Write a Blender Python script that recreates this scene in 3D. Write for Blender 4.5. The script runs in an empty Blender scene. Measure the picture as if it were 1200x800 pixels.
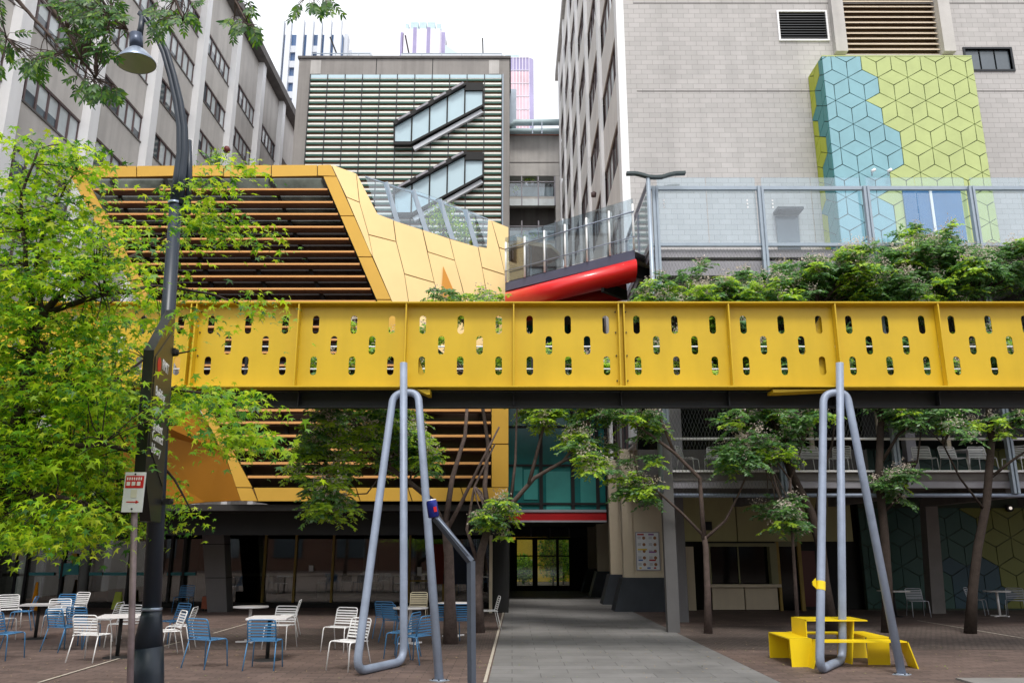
import bpy, math, random
import numpy as np
from mathutils import Vector, Matrix, geometry
random.seed(7); rng = np.random.default_rng(11)
scene = bpy.context.scene
COL = scene.collection
# ------------------------------------------------------------------ camera model
F = 960.0; PITCH = math.radians(14.3); cP, sP = math.cos(PITCH), math.sin(PITCH); EYE = 1.9
def P(px, py, D):
    """world point at depth D (metres along +Y) seen at photo pixel (px,py)"""
    u = (400-py)/F; t = D/(cP-u*sP)
    return Vector(((px-600)/F*t, D, EYE + t*(sP+u*cP)))
def G(px, py, z=0.0):
    """world point on the horizontal plane z seen at photo pixel"""
    u = (400-py)/F; k = (sP+u*cP); t = (z-EYE)/k
    return Vector(((px-600)/F*t, t*(cP-u*sP), z))
def Zat(py, D): return P(600, py, D).z
def Xat(px, py, D): return P(px, py, D).x
# ------------------------------------------------------------------ materials
def _nt(name):
    m = bpy.data.materials.new(name); m.use_nodes = True
    nt = m.node_tree; b = nt.nodes['Principled BSDF']
    return m, nt, b
def pbr(name, col, rough=.6, metal=0., var=.12, scale=1.5, bump=.0, bscale=40., spec=.5, coat=0., stain=0., rvar=.0):
    m, nt, b = _nt(name); N = nt.nodes.new; L = nt.links.new
    b.inputs['Roughness'].default_value = rough; b.inputs['Metallic'].default_value = metal
    b.inputs['Specular IOR Level'].default_value = spec; b.inputs['Coat Weight'].default_value = coat
    tc = N('ShaderNodeNewGeometry')
    n1 = N('ShaderNodeTexNoise'); n1.inputs['Scale'].default_value = scale; n1.inputs['Detail'].default_value = 8; n1.inputs['Roughness'].default_value = .65
    L(tc.outputs['Position'], n1.inputs['Vector'])
    r = N('ShaderNodeMapRange'); r.inputs[1].default_value = .3; r.inputs[2].default_value = .7
    r.inputs[3].default_value = 1-var; r.inputs[4].default_value = 1+var*.6
    L(n1.outputs['Fac'], r.inputs[0])
    mul = N('ShaderNodeVectorMath'); mul.operation = 'SCALE'; mul.inputs[0].default_value = col[:3]
    L(r.outputs[0], mul.inputs['Scale']); out = mul.outputs[0]
    if stain > 0:
        mp = N('ShaderNodeMapping'); mp.inputs['Scale'].default_value = (2.2, 2.2, .12)
        L(tc.outputs['Position'], mp.inputs['Vector'])
        n2 = N('ShaderNodeTexNoise'); n2.inputs['Scale'].default_value = 1.; n2.inputs['Detail'].default_value = 6
        L(mp.outputs[0], n2.inputs['Vector'])
        r2 = N('ShaderNodeMapRange'); r2.inputs[1].default_value = .45; r2.inputs[2].default_value = .8; r2.inputs[3].default_value = 1.; r2.inputs[4].default_value = 1-stain
        L(n2.outputs['Fac'], r2.inputs[0])
        m2 = N('ShaderNodeVectorMath'); m2.operation = 'SCALE'; L(out, m2.inputs[0]); L(r2.outputs[0], m2.inputs['Scale']); out = m2.outputs[0]
    L(out, b.inputs['Base Color'])
    if rvar > 0:
        r3 = N('ShaderNodeMapRange'); r3.inputs[3].default_value = max(.02, rough-rvar); r3.inputs[4].default_value = min(1, rough+rvar)
        L(n1.outputs['Fac'], r3.inputs[0]); L(r3.outputs[0], b.inputs['Roughness'])
    if bump > 0:
        n3 = N('ShaderNodeTexNoise'); n3.inputs['Scale'].default_value = bscale; n3.inputs['Detail'].default_value = 5
        L(tc.outputs['Position'], n3.inputs['Vector'])
        bp = N('ShaderNodeBump'); bp.inputs['Strength'].default_value = bump; bp.inputs['Distance'].default_value = .02
        L(n3.outputs['Fac'], bp.inputs['Height']); L(bp.outputs[0], b.inputs['Normal'])
    return m
def brick(name, c1, c2, mortar, w, h, axes='XZ', ms=.012, rough=.85, var=.15, bump=.4, offs=.5, spec=.3, bscale=.35, stain=0.):
    m, nt, b = _nt(name); N = nt.nodes.new; L = nt.links.new
    b.inputs['Roughness'].default_value = rough; b.inputs['Specular IOR Level'].default_value = spec
    g = N('ShaderNodeNewGeometry'); s = N('ShaderNodeSeparateXYZ'); c = N('ShaderNodeCombineXYZ')
    L(g.outputs['Position'], s.inputs[0]); L(s.outputs[axes[0]], c.inputs[0]); L(s.outputs[axes[1]], c.inputs[1])
    t = N('ShaderNodeTexBrick'); t.inputs['Scale'].default_value = 1.; t.offset = offs
    t.inputs['Brick Width'].default_value = w; t.inputs['Row Height'].default_value = h
    t.inputs['Mortar Size'].default_value = ms; t.inputs['Mortar Smooth'].default_value = .3; t.inputs['Bias'].default_value = 0.
    t.inputs['Color1'].default_value = (*c1, 1); t.inputs['Color2'].default_value = (*c2, 1); t.inputs['Mortar'].default_value = (*mortar, 1)
    L(c.outputs[0], t.inputs['Vector'])
    n1 = N('ShaderNodeTexNoise'); n1.inputs['Scale'].default_value = bscale; n1.inputs['Detail'].default_value = 9; n1.inputs['Roughness'].default_value = .7
    L(g.outputs['Position'], n1.inputs['Vector'])
    r = N('ShaderNodeMapRange'); r.inputs[1].default_value = .3; r.inputs[2].default_value = .7; r.inputs[3].default_value = 1-var; r.inputs[4].default_value = 1+var*.6
    L(n1.outputs['Fac'], r.inputs[0])
    mu = N('ShaderNodeVectorMath'); mu.operation = 'SCALE'; L(t.outputs['Color'], mu.inputs[0]); L(r.outputs[0], mu.inputs['Scale'])
    out = mu.outputs[0]
    if stain > 0:
        mp = N('ShaderNodeMapping'); mp.inputs['Scale'].default_value = (1.4, 1.4, .09); L(g.outputs['Position'], mp.inputs['Vector'])
        n2 = N('ShaderNodeTexNoise'); n2.inputs['Scale'].default_value = 1.; n2.inputs['Detail'].default_value = 6; L(mp.outputs[0], n2.inputs['Vector'])
        r2 = N('ShaderNodeMapRange'); r2.inputs[1].default_value = .45; r2.inputs[2].default_value = .8; r2.inputs[3].default_value = 1.; r2.inputs[4].default_value = 1-stain
        L(n2.outputs['Fac'], r2.inputs[0])
        m2 = N('ShaderNodeVectorMath'); m2.operation = 'SCALE'; L(out, m2.inputs[0]); L(r2.outputs[0], m2.inputs['Scale']); out = m2.outputs[0]
    L(out, b.inputs['Base Color'])
    n3 = N('ShaderNodeTexNoise'); n3.inputs['Scale'].default_value = 60; n3.inputs['Detail'].default_value = 3; L(g.outputs['Position'], n3.inputs['Vector'])
    ad = N('ShaderNodeMath'); ad.operation = 'MULTIPLY_ADD'; ad.inputs[1].default_value = .3
    sub = N('ShaderNodeMath'); sub.operation = 'SUBTRACT'; sub.inputs[0].default_value = 1.; L(t.outputs['Fac'], sub.inputs[1])
    L(n3.outputs['Fac'], ad.inputs[0]); L(sub.outputs[0], ad.inputs[2])
    bp = N('ShaderNodeBump'); bp.inputs['Strength'].default_value = bump; bp.inputs['Distance'].default_value = .01
    L(ad.outputs[0], bp.inputs['Height']); L(bp.outputs[0], b.inputs['Normal'])
    return m
def clearglass(name, tint=(.93, .97, 1.), refl=.12, rough=.02):
    m = bpy.data.materials.new(name); m.use_nodes = True; nt = m.node_tree; nt.nodes.clear(); N = nt.nodes.new; L = nt.links.new
    o = N('ShaderNodeOutputMaterial'); mx = N('ShaderNodeMixShader'); tr = N('ShaderNodeBsdfTransparent'); gl = N('ShaderNodeBsdfGlossy')
    tr.inputs[0].default_value = (*tint, 1); gl.inputs['Roughness'].default_value = rough
    fr = N('ShaderNodeLayerWeight'); fr.inputs['Blend'].default_value = .35
    mr = N('ShaderNodeMapRange'); mr.inputs[3].default_value = refl; mr.inputs[4].default_value = .5
    L(fr.outputs['Fresnel'], mr.inputs[0]); L(mr.outputs[0], mx.inputs[0]); L(tr.outputs[0], mx.inputs[1]); L(gl.outputs[0], mx.inputs[2]); L(mx.outputs[0], o.inputs[0])
    return m
def leafmat(name, col, trans=.45, rough=.42, tcol=None):
    m = bpy.data.materials.new(name); m.use_nodes = True; nt = m.node_tree; nt.nodes.clear(); N = nt.nodes.new; L = nt.links.new
    o = N('ShaderNodeOutputMaterial'); mx = N('ShaderNodeMixShader'); mx.inputs[0].default_value = trans
    p = N('ShaderNodeBsdfPrincipled'); p.inputs['Roughness'].default_value = rough; p.inputs['Specular IOR Level'].default_value = .45
    t = N('ShaderNodeBsdfTranslucent'); tc = tcol or tuple(min(1, v*1.5) for v in col)
    g = N('ShaderNodeNewGeometry'); n = N('ShaderNodeTexNoise'); n.inputs['Scale'].default_value = 3.; n.inputs['Detail'].default_value = 3
    L(g.outputs['Position'], n.inputs['Vector']); r = N('ShaderNodeMapRange'); r.inputs[1].default_value = .3; r.inputs[2].default_value = .7; r.inputs[3].default_value = .75; r.inputs[4].default_value = 1.2
    L(n.outputs['Fac'], r.inputs[0])
    for c_, tgt in ((col, p.inputs['Base Color']), (tc, t.inputs['Color'])):
        v = N('ShaderNodeVectorMath'); v.operation = 'SCALE'; v.inputs[0].default_value = c_; L(r.outputs[0], v.inputs['Scale']); L(v.outputs[0], tgt)
    L(p.outputs[0], mx.inputs[1]); L(t.outputs[0], mx.inputs[2]); L(mx.outputs[0], o.inputs[0])
    return m
def emit(name, col, s):
    m, nt, b = _nt(name); b.inputs['Base Color'].default_value = (*col, 1); b.inputs['Emission Color'].default_value = (*col, 1); b.inputs['Emission Strength'].default_value = s
    return m
M = dict(
 yellow=pbr('yellow_paint', (.64, .425, .012), .45, 0, .09, .9, coat=.05, rvar=.12, stain=.13),
 yellow_bench=pbr('yellow_bench_paint', (.86, .62, .01), .38, 0, .05, 3),
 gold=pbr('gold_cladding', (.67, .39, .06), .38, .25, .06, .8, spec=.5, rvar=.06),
 gold_sky=pbr('gold_cladding_sky', (.80, .57, .26), .36, .15, .05, .9, spec=.5, rvar=.06),  # same gold cladding, paled to hold the sky it mirrors
 gold_shade=pbr('gold_cladding_shade', (.55, .23, .02), .4, .3, .08, .8, rvar=.06),  # same gold cladding, its shade put into a browner colour
 goldback=pbr('cladding_joint', (.13, .075, .02), .7),
 darksteel=pbr('dark_steel', (.016, .019, .024), .5, .1, .15, 2),
 black=pbr('black_panel', (.007, .007, .008), .7, 0, .2, 2),
 soffit=pbr('dark_soffit', (.02, .018, .017), .6),
 galv=pbr('galvanised_pipe', (.27, .32, .42), .5, .15, .16, 4, bump=.15, stain=.15, rvar=.1),
 greysteel=pbr('grey_steel', (.33, .39, .46), .45, .3, .1, 3),
 lilac=pbr('grey_beam', (.33, .32, .36), .6, 0, .12, 1, stain=.15),
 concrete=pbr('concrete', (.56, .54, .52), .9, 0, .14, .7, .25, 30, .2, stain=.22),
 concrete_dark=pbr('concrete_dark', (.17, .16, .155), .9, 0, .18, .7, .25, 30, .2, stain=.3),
 render_grey=pbr('left_spandrel', (.62, .59, .56), .92, 0, .12, .5, .2, 40, .2, stain=.18),
 render_r=pbr('right_spandrel', (.78, .75, .72), .92, 0, .10, .5, .2, 40, .2, stain=.15),
 white=pbr('white_painted_concrete', (.90, .90, .91), .75, 0, .04, .8, stain=.08),
 block=brick('concrete_block', (.465, .45, .44), (.525, .505, .495), (.33, .315, .305), .40, .19, 'XZ', .008, .9, .10, .3, stain=.14),
 cream=pbr('cream_wall', (.62, .53, .40), .7, 0, .08, 1, stain=.1),
 navybase=pbr('dark_plinth', (.035, .042, .055), .6, 0, .2, 2, .2),
 winframe=pbr('brown_window_frame', (.13, .085, .085), .5),
 winglass=pbr('window_glass', (.10, .12, .14), .06, 0, .3, .3, spec=.75),
 blind_sky=pbr('window_blind_sky', (.66, .72, .74), .5, 0, .25, .6, spec=.6, coat=.6),  # blind tone, doubling as the sky reflected in pale panes
 darkglass=pbr('shop_glass', (.004, .005, .005), .07, 0, .3, .5, spec=.25),
 facadeglass=pbr('facade_glass', (.055, .036, .028), .12, 0, .4, .5, spec=.3),
 tealglass=pbr('teal_glass', (.02, .16, .16), .12, 0, .35, .6, spec=.4),
 skyglass=pbr('pale_blue_glass', (.55, .72, .80), .08, 0, .06, .15, spec=.6),
 red=pbr('red_paint', (.78, .012, .012), .38, 0, .05, 1, coat=.3),
 darkred=pbr('dark_red_paint', (.42, .006, .01), .4),
 glass=clearglass('balustrade_glass', (.88, .95, .99), .09),
 glass2=clearglass('door_glass', (.75, .85, .82), .06),
 slatgreen=pbr('green_slat', (.07, .17, .135), .5, .1, .1, 2),
 slatcream=pbr('cream_slat', (.90, .89, .83), .5, 0, .06, 2),
 slatback=pbr('brown_louvre_back', (.24, .12, .065), .7, 0, .2, .6),
 tan=pbr('tan_louvre', (.60, .50, .38), .7, 0, .08, 1, stain=.12),
 blue=pbr('blue_chair_paint', (.06, .21, .42), .4, 0, .06, 4),
 whitep=pbr('white_chair_paint', (.86, .86, .86), .4, 0, .05, 4),
 greyp=pbr('grey_chair_paint', (.50, .52, .58), .4, 0, .05, 4),
 beigep=pbr('beige_chair_paint', (.50, .45, .33), .4, 0, .05, 4),
 tabletop=pbr('white_tabletop', (.82, .80, .80), .35, 0, .04, 4),
 hexblue=pbr('blue_hex_panel', (.24, .46, .52), .5, 0, .10, 1.2, stain=.05),
 hexlime=pbr('lime_hex_panel', (.48, .56, .22), .5, 0, .10, 1.2, stain=.05),
 hexteal=pbr('teal_hex_panel', (.014, .075, .060), .5, 0, .08, 1.2),
 hexdeep=pbr('deep_blue_hex_panel', (.008, .055, .085), .5, 0, .08, 1.2),
 hexolive=pbr('olive_hex_panel', (.15, .165, .01), .5, 0, .08, 1.2),
 hexjoint=pbr('hex_joint', (.04, .06, .04), .8),
 bark=pbr('bark', (.12, .09, .08), .95, 0, .35, 6, .8, 25, .15),
 barkdark=pbr('dark_bark', (.05, .038, .032), .95, 0, .3, 6, .8, 25, .15),
 lamppaint=pbr('lamp_post_paint', (.018, .028, .045), .4, .1, .2, 3, rvar=.1),
 lampinner=pbr('lamp_inner', (.40, .42, .30), .5),
 lampshell=pbr('lamp_shell', (.30, .36, .46), .3, .5, .1, 3),
 signblack=pbr('sign_black', (.012, .012, .013), .35, 0, .2, 2),
 signface=pbr('sign_face', (.035, .032, .022), .4),
 plate=pbr('sign_plate', (.75, .77, .82), .45),
 signred=pbr('sign_red', (.60, .01, .015), .5), signwhite=pbr('sign_white', (.85, .85, .85), .5), signcream=pbr('sign_cream', (.72, .70, .60), .5),
 canblue=pbr('can_blue', (.01, .02, .20), .25, .4), canlid=pbr('can_lid', (.75, .76, .80), .3, .3),
 orange=pbr('orange_plastic', (.85, .33, .01), .45), limep=pbr('lime_plastic', (.45, .55, .03), .45), crate=pbr('terracotta', (.28, .07, .03), .7),
 frame_gold=pbr('brass_frame', (.30, .20, .04), .5), cyan=pbr('cyan_film', (.05, .35, .42), .5), mustard=pbr('mustard_panel', (.60, .36, .02), .6),
 tower_white=pbr('tower_white', (.62, .65, .70), .6, 0, .04, .05), tower_blue=pbr('tower_blue_glass', (.08, .15, .30), .12, 0, .3, .1, spec=.6),
 tower_lilac=pbr('tower_lilac', (.78, .74, .82), .5, 0, .05, .05), tower_pink=pbr('tower_pink_glass', (.70, .50, .56), .15, .3, .35, .08, spec=.6), tower_violet=pbr('tower_violet_glass', (.36, .32, .52), .15, .2, .3, .08, spec=.6),
 pipeblue=pbr('pale_blue_pipe', (.45, .58, .62), .5), wire=pbr('mesh_wire', (.13, .135, .13), .5, .3),
 stripe=pbr('cream_paint_line', (.48, .43, .36), .7, 0, .3, 8), paper=pbr('poster_paper', (.70, .72, .76), .6),
 umbrella=pbr('olive_canvas', (.22, .18, .12), .8),
)
GREENS_MAPLE = [leafmat('maple_leaf_bright', (.31, .50, .014), .5, .4, (.58, .80, .03)), leafmat('maple_leaf_mid', (.14, .33, .015), .45, .38, (.34, .62, .02)), leafmat('maple_leaf_dark', (.05, .17, .02), .35, .4), leafmat('maple_leaf_yellow', (.50, .60, .03), .5, .4, (.74, .85, .05))]
GREENS_MELIA = [leafmat('melia_leaf_mid', (.16, .32, .07), .42), leafmat('melia_leaf_dark', (.07, .19, .06), .4), leafmat('melia_leaf_bright', (.42, .60, .05), .45), leafmat('melia_leaf_blue', (.20, .32, .17), .35), leafmat('melia_seed_stalk', (.62, .53, .47), .3, .7)]
GREENS_ASH = [leafmat('ash_leaf_dark', (.035, .11, .025), .35), leafmat('ash_leaf_mid', (.07, .18, .02), .4), leafmat('ash_leaf_bright', (.16, .30, .02), .45)]
# ------------------------------------------------------------------ mesh helpers
ORG = {}
def root_org(par):
    return ORG.get(par.name, Vector((0, 0, 0))) if par else Vector((0, 0, 0))
class MB:
    def __init__(s): s.v = []; s.f = []; s.mi = []; s.sm = []; s.cur = 0
    def add(s, vs, fs, smooth=False):
        o = len(s.v); s.v += [tuple(p) for p in vs]
        for f in fs: s.f.append([i+o for i in f]); s.mi.append(s.cur); s.sm.append(smooth)
        return s
    def box(s, x0, x1, y0, y1, z0, z1):
        if x0 > x1: x0, x1 = x1, x0
        if y0 > y1: y0, y1 = y1, y0
        if z0 > z1: z0, z1 = z1, z0
        v = [(x, y, z) for z in (z0, z1) for y in (y0, y1) for x in (x0, x1)]
        return s.add(v, [(0, 2, 3, 1), (4, 5, 7, 6), (0, 1, 5, 4), (2, 6, 7, 3), (1, 3, 7, 5), (0, 4, 6, 2)])
    def bar(s, a, b, w, h=None, up=Vector((0, 0, 1))):
        a, b = Vector(a), Vector(b); h = h or w; d = (b-a).normalized()
        if abs(d.dot(up)) > .99: up = Vector((0, 1, 0))
        sd = d.cross(up).normalized(); u = sd.cross(d)
        v = []
        for p in (a, b):
            for (i, j) in ((-1, -1), (1, -1), (1, 1), (-1, 1)): v.append(p+sd*(i*w/2)+u*(j*h/2))
        return s.add(v, [(0, 1, 2, 3)[::-1], (4, 5, 6, 7), (0, 1, 5, 4), (1, 2, 6, 5), (2, 3, 7, 6), (3, 0, 4, 7)])
    def tube(s, pts, r, n=10, cap=True, smooth=True):
        pts = [Vector(p) for p in pts]; m = len(pts)
        rs = r if isinstance(r, (list, tuple)) else [r]*m
        T = [(pts[min(i+1, m-1)]-pts[max(i-1, 0)]).normalized() for i in range(m)]
        up = Vector((0, 0, 1)) if abs(T[0].z) < .9 else Vector((1, 0, 0))
        nrm = (up-T[0]*up.dot(T[0])).normalized(); v = []
        for i in range(m):
            nrm = (nrm-T[i]*nrm.dot(T[i])).normalized(); bn = T[i].cross(nrm)
            for k in range(n):
                a = 2*math.pi*k/n; v.append(pts[i]+(nrm*math.cos(a)+bn*math.sin(a))*rs[i])
        fs = [(i*n+k, i*n+(k+1) % n, (i+1)*n+(k+1) % n, (i+1)*n+k) for i in range(m-1) for k in range(n)]
        s.add(v, fs, smooth)
        if cap:
            o = len(s.v)-len(v)
            s.f.append([o+k for k in range(n)][::-1]); s.f.append([o+(m-1)*n+k for k in range(n)]); s.mi += [s.cur]*2; s.sm += [False]*2
        return s
    def lathe(s, prof, c=(0, 0, 0), n=24, smooth=True):
        v = []; c = Vector(c)
        for (r, z) in prof:
            for k in range(n):
                a = 2*math.pi*k/n; v.append(c+Vector((r*math.cos(a), r*math.sin(a), z)))
        m = len(prof)
        fs = [(i*n+k, i*n+(k+1) % n, (i+1)*n+(k+1) % n, (i+1)*n+k) for i in range(m-1) for k in range(n)]
        return s.add(v, fs, smooth)
    def prism(s, pts, d):
        """polygon pts (any plane) extruded by vector d"""
        pts = [Vector(p) for p in pts]; d = Vector(d); n = len(pts)
        tri = geometry.tessellate_polygon([pts])
        nm = Vector((0, 0, 0))
        for i in range(n): nm += pts[i].cross(pts[(i+1) % n])
        flip = nm.dot(d) > 0
        v = pts+[p+d for p in pts]; fs = []
        for t in tri:
            a, b, c = t
            tn = (pts[b]-pts[a]).cross(pts[c]-pts[a])
            same = tn.dot(nm) > 0
            t1 = t if same else (c, b, a)
            # t1 winds like nm; front cap must face -d
            f0 = t1 if not flip else t1[::-1]
            fs.append(tuple(f0)); fs.append(tuple(i+n for i in f0[::-1]))
        for i in range(n):
            j = (i+1) % n
            fs.append((i, i+n, j+n, j) if not flip else (i, j, j+n, i+n))
        return s.add(v, fs)
    def build(s, name, mat, parent=None):
        org = root_org(parent)
        me = bpy.data.meshes.new(name)
        me.from_pydata([(p[0]-org.x, p[1]-org.y, p[2]-org.z) for p in s.v], [], s.f)
        for mm in (mat if isinstance(mat, (list, tuple)) else [mat]): me.materials.append(mm)
        me.polygons.foreach_set('material_index', s.mi); me.polygons.foreach_set('use_smooth', s.sm); me.update()
        o = bpy.data.objects.new(name, me); COL.objects.link(o)
        if parent: o.parent = parent; ORG[o.name] = org
        return o
def tag(o, label=None, cat=None, group=None, kind=None):
    if label: o['label'] = label
    if cat: o['category'] = cat
    if group: o['group'] = group
    if kind: o['kind'] = kind
    return o
def thing(name, label, cat, loc=(0, 0, 0), group=None):
    o = bpy.data.objects.new(name, None); o.empty_display_size = .3; COL.objects.link(o); o.location = loc
    ORG[o.name] = Vector(loc); return tag(o, label, cat, group)
def copy_tree(o, parent=None):
    c = o.copy(); COL.objects.link(c)
    if parent: c.parent = parent
    for ch in list(o.children): copy_tree(ch, c)
    return c
def text_part(s, loc, xdir, ydir, size, mat, parent, name='lettering', depth=.004, align='LEFT', sx=1.):
    cu = bpy.data.curves.new(name, 'FONT'); cu.body = s; cu.size = size; cu.extrude = depth; cu.align_x = align
    to = bpy.data.objects.new('tmp_text', cu); COL.objects.link(to)
    dg = bpy.context.evaluated_depsgraph_get(); me = bpy.data.meshes.new_from_object(to.evaluated_get(dg)); bpy.data.objects.remove(to)
    x = Vector(xdir).normalized(); y = Vector(ydir).normalized(); z = x.cross(y); org = root_org(parent); loc = Vector(loc)
    for v in me.vertices: v.co = loc+x*(v.co.x*sx)+y*v.co.y+z*v.co.z-org
    me.materials.clear(); me.materials.append(mat); me.name = name
    o = bpy.data.objects.new(name, me); COL.objects.link(o); o.parent = parent; ORG[o.name] = org
    return o
def lerp(a, b, t): return a+(b-a)*t
def fillet(pts, rad, n=6):
    """round the corners of a polyline"""
    pts = [Vector(p) for p in pts]; out = [pts[0]]
    for i in range(1, len(pts)-1):
        a, b, c = pts[i-1], pts[i], pts[i+1]; r = min(rad, (a-b).length*.45, (c-b).length*.45)
        p0 = b+(a-b).normalized()*r; p2 = b+(c-b).normalized()*r
        for k in range(n+1):
            t = k/n; out.append(p0*(1-t)**2+b*2*t*(1-t)+p2*t*t)
    return out+[pts[-1]]
# leaves ------------------------------------------------------------
def leaves(name, C, Dv, Nv, size, outline, mats, weights, parent, curl=.15):
    """C centres, Dv tip directions, Nv normals (N,3); size (N,)"""
    n = len(C); k = len(outline); ol = np.array(outline, float)
    Dv = Dv/np.linalg.norm(Dv, axis=1, keepdims=True)
    Nv = Nv-(Nv*Dv).sum(1, keepdims=True)*Dv; Nv /= (np.linalg.norm(Nv, axis=1, keepdims=True)+1e-9)
    S = np.cross(Nv, Dv); org = np.array(root_org(parent))
    v = (C-org)[:, None, :]+size[:, None, None]*(ol[None, :, 0, None]*S[:, None, :]+ol[None, :, 1, None]*Dv[:, None, :]-curl*(ol[None, :, 0, None]**2+ol[None, :, 1, None]**2)*Nv[:, None, :])
    me = bpy.data.meshes.new(name); me.vertices.add(n*k); me.vertices.foreach_set('co', v.reshape(-1).astype(np.float32))
    me.loops.add(n*k); me.loops.foreach_set('vertex_index', np.arange(n*k, dtype=np.int32))
    me.polygons.add(n); me.polygons.foreach_set('loop_start', np.arange(0, n*k, k, dtype=np.int32)); me.polygons.foreach_set('loop_total', np.full(n, k, dtype=np.int32))
    for m in mats: me.materials.append(m)
    w = np.array(weights, float)
    if w.ndim == 1: mi = rng.choice(len(mats), n, p=w/w.sum())
    else: mi = w[:, 0].astype(int)
    me.polygons.foreach_set('material_index', mi.astype(np.int32)); me.update(); me.validate()
    o = bpy.data.objects.new(name, me); COL.objects.link(o); o.parent = parent; ORG[o.name] = root_org(parent)
    return o
def star(tips):
    pts = [(0, -.05)]
    for i, (a, r) in enumerate(tips):
        if i: am = math.radians((tips[i-1][0]+a)/2); pts.append((.30*math.cos(am), .30*math.sin(am)+.12))
        a = math.radians(a); pts.append((r*math.cos(a), r*math.sin(a)+.12))
    return pts
MAPLE = star([(-28, .55), (28, .85), (90, 1.0), (152, .85), (208, .55)])
LEAFLET = [(0, 0), (.19, .35), (.12, .7), (0, 1.), (-.12, .7), (-.19, .35)]
DIAMOND = [(0, 0), (.2, .45), (0, 1.), (-.2, .45)]
def unit(n):
    v = rng.normal(size=(n, 3)); return v/np.linalg.norm(v, axis=1, keepdims=True)
# ================================================================== SETTING: ground
pav_brown = brick('brown_pavers', (.165, .115, .098), (.11, .078, .068), (.05, .04, .035), .40, .13, 'XY', .008, .75, .35, .35, bscale=.5, spec=.35)
pav_dark = brick('dark_pavers', (.10, .075, .065), (.13, .10, .088), (.05, .04, .036), .12, .12, 'XY', .008, .85, .3, .5, bscale=1.1)
pav_grey = brick('grey_path_pavers', (.21, .205, .203), (.175, .172, .17), (.11, .108, .106), .9, .45, 'XY', .009, .7, .32, .25, bscale=.45, spec=.35)
g = MB(); g.add([(-400, -60, 0), (400, -60, 0), (400, 600, 0), (-400, 600, 0)], [(0, 1, 2, 3)])
tag(g.build('ground', pav_brown), kind='structure')
def sheet(name, pts, z, mat):
    m = MB(); m.add([(p[0], p[1], z) for p in pts], [tuple(range(len(pts)))]); return tag(m.build(name, mat), kind='structure')
sheet('tree_strip_paving', [(-9.5, 17.2), (-.05, 17.2), (-.05, 21.8), (-9.5, 21.8)], .004, pav_dark)
sheet('plaza_paving', [(3.2, 17.2), (22, 17.2), (22, 22.5), (3.9, 22.5)], .004, pav_dark)
a0, a1 = G(596, 700), G(572, 800); b0, b1 = G(740, 716), G(915, 800)
da = (a0-a1)/(a0.y-a1.y); db = (b0-b1)/(b0.y-b1.y)
pl = [a1-da*(a1.y+4), a1+da*(41.4-a1.y)]
sheet('footpath', [(pl[0].x, pl[0].y), (b1.x-db.x*(b1.y+4)+0, -4), (b0.x, b0.y), (4.6, 28), (4.6, 41.4), (pl[1].x, pl[1].y)][::1], .008, pav_grey)
m = MB()
for (p, q, w) in ((G(45, 800), G(165, 764), .05), (G(165, 764), G(212, 752), .05), (G(250, 742), G(292, 730), .05), (G(1075, 727), G(1200, 748), .05), (a1+Vector((-.05, 0, 0)), a0+Vector((-.05, 0, 0)), .05), (G(0, 731), G(38, 726), .05)):
    d = (q-p).normalized(); s = Vector((-d.y, d.x, 0))*w/2
    m.add([(v.x, v.y, .012) for v in (p-s, q-s, q+s, p+s)], [(0, 1, 2, 3)])
tag(m.build('painted_ground_line', M['stripe']), kind='structure')
m = MB(); p = G(1120, 796)
m.box(p.x, 16, p.y-1.2, p.y, 0, .03); tag(m.build('kerb', pbr('kerb_stone', (.20, .19, .18), .8, 0, .15, 3, .2)), kind='structure')
# fallen leaves: uncountable
n = 2200; C = np.stack([rng.uniform(-9, 9, n), rng.uniform(11, 26, n), np.full(n, .018)], 1)
Dv = unit(n); Dv[:, 2] *= .1; Nv = np.tile([0, 0, 1.], (n, 1))+unit(n)*.2
fl = leaves('fallen_leaves', C, Dv, Nv, rng.uniform(.025, .06, n), DIAMOND, [leafmat('fallen_leaf_tan', (.30, .22, .12), .1), leafmat('fallen_leaf_green', (.2, .25, .06), .1)], [.7, .3], None)
tag(fl, kind='stuff', label='dry leaves and litter scattered on the brown paving', cat='fallen leaves')

# ================================================================== LEFT OFFICE BUILDING  (facade plane x=-20.2)
XL = -20.2
lb = thing('office_building', 'long grey office block on the left with white vertical fins and rows of strip windows', 'building', (-26, 45, 0))
wl_z = [19.9+3.5*k for k in range(-5, 5)]; WH = 1.47; Y0, YE = 12.2, 69.0
m = MB()
prev = 0
for z in wl_z:
    m.box(XL-.5, XL, Y0, YE, prev, z); prev = z+WH
m.box(XL-.5, XL, Y0, YE, prev, 39.6)
m.build('spandrel_wall', M['render_grey'], lb)
m = MB(); m.box(XL-14, XL-.55, Y0, YE, 0, 39.4); m.build('core', M['black'], lb)
m = MB(); m.box(XL-14, XL+.75, Y0-.3, YE+.3, 39.62, 40.3); m.build('eaves', M['concrete_dark'], lb)
m = MB(); m.box(XL-13, XL-.9, Y0, YE, 40.3, 42.2); m.build('parapet', M['white'], lb)
ys = [12.2]+[18.0+5.8*i for i in range(9)]
for y in ys[1:]:
    m = MB(); m.box(XL-.1, XL+.42, y-.75, y, 0, 39.6 if True else 0); m.build('pilaster', M['white'], lb)
    if len(ys) > 20: break
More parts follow.
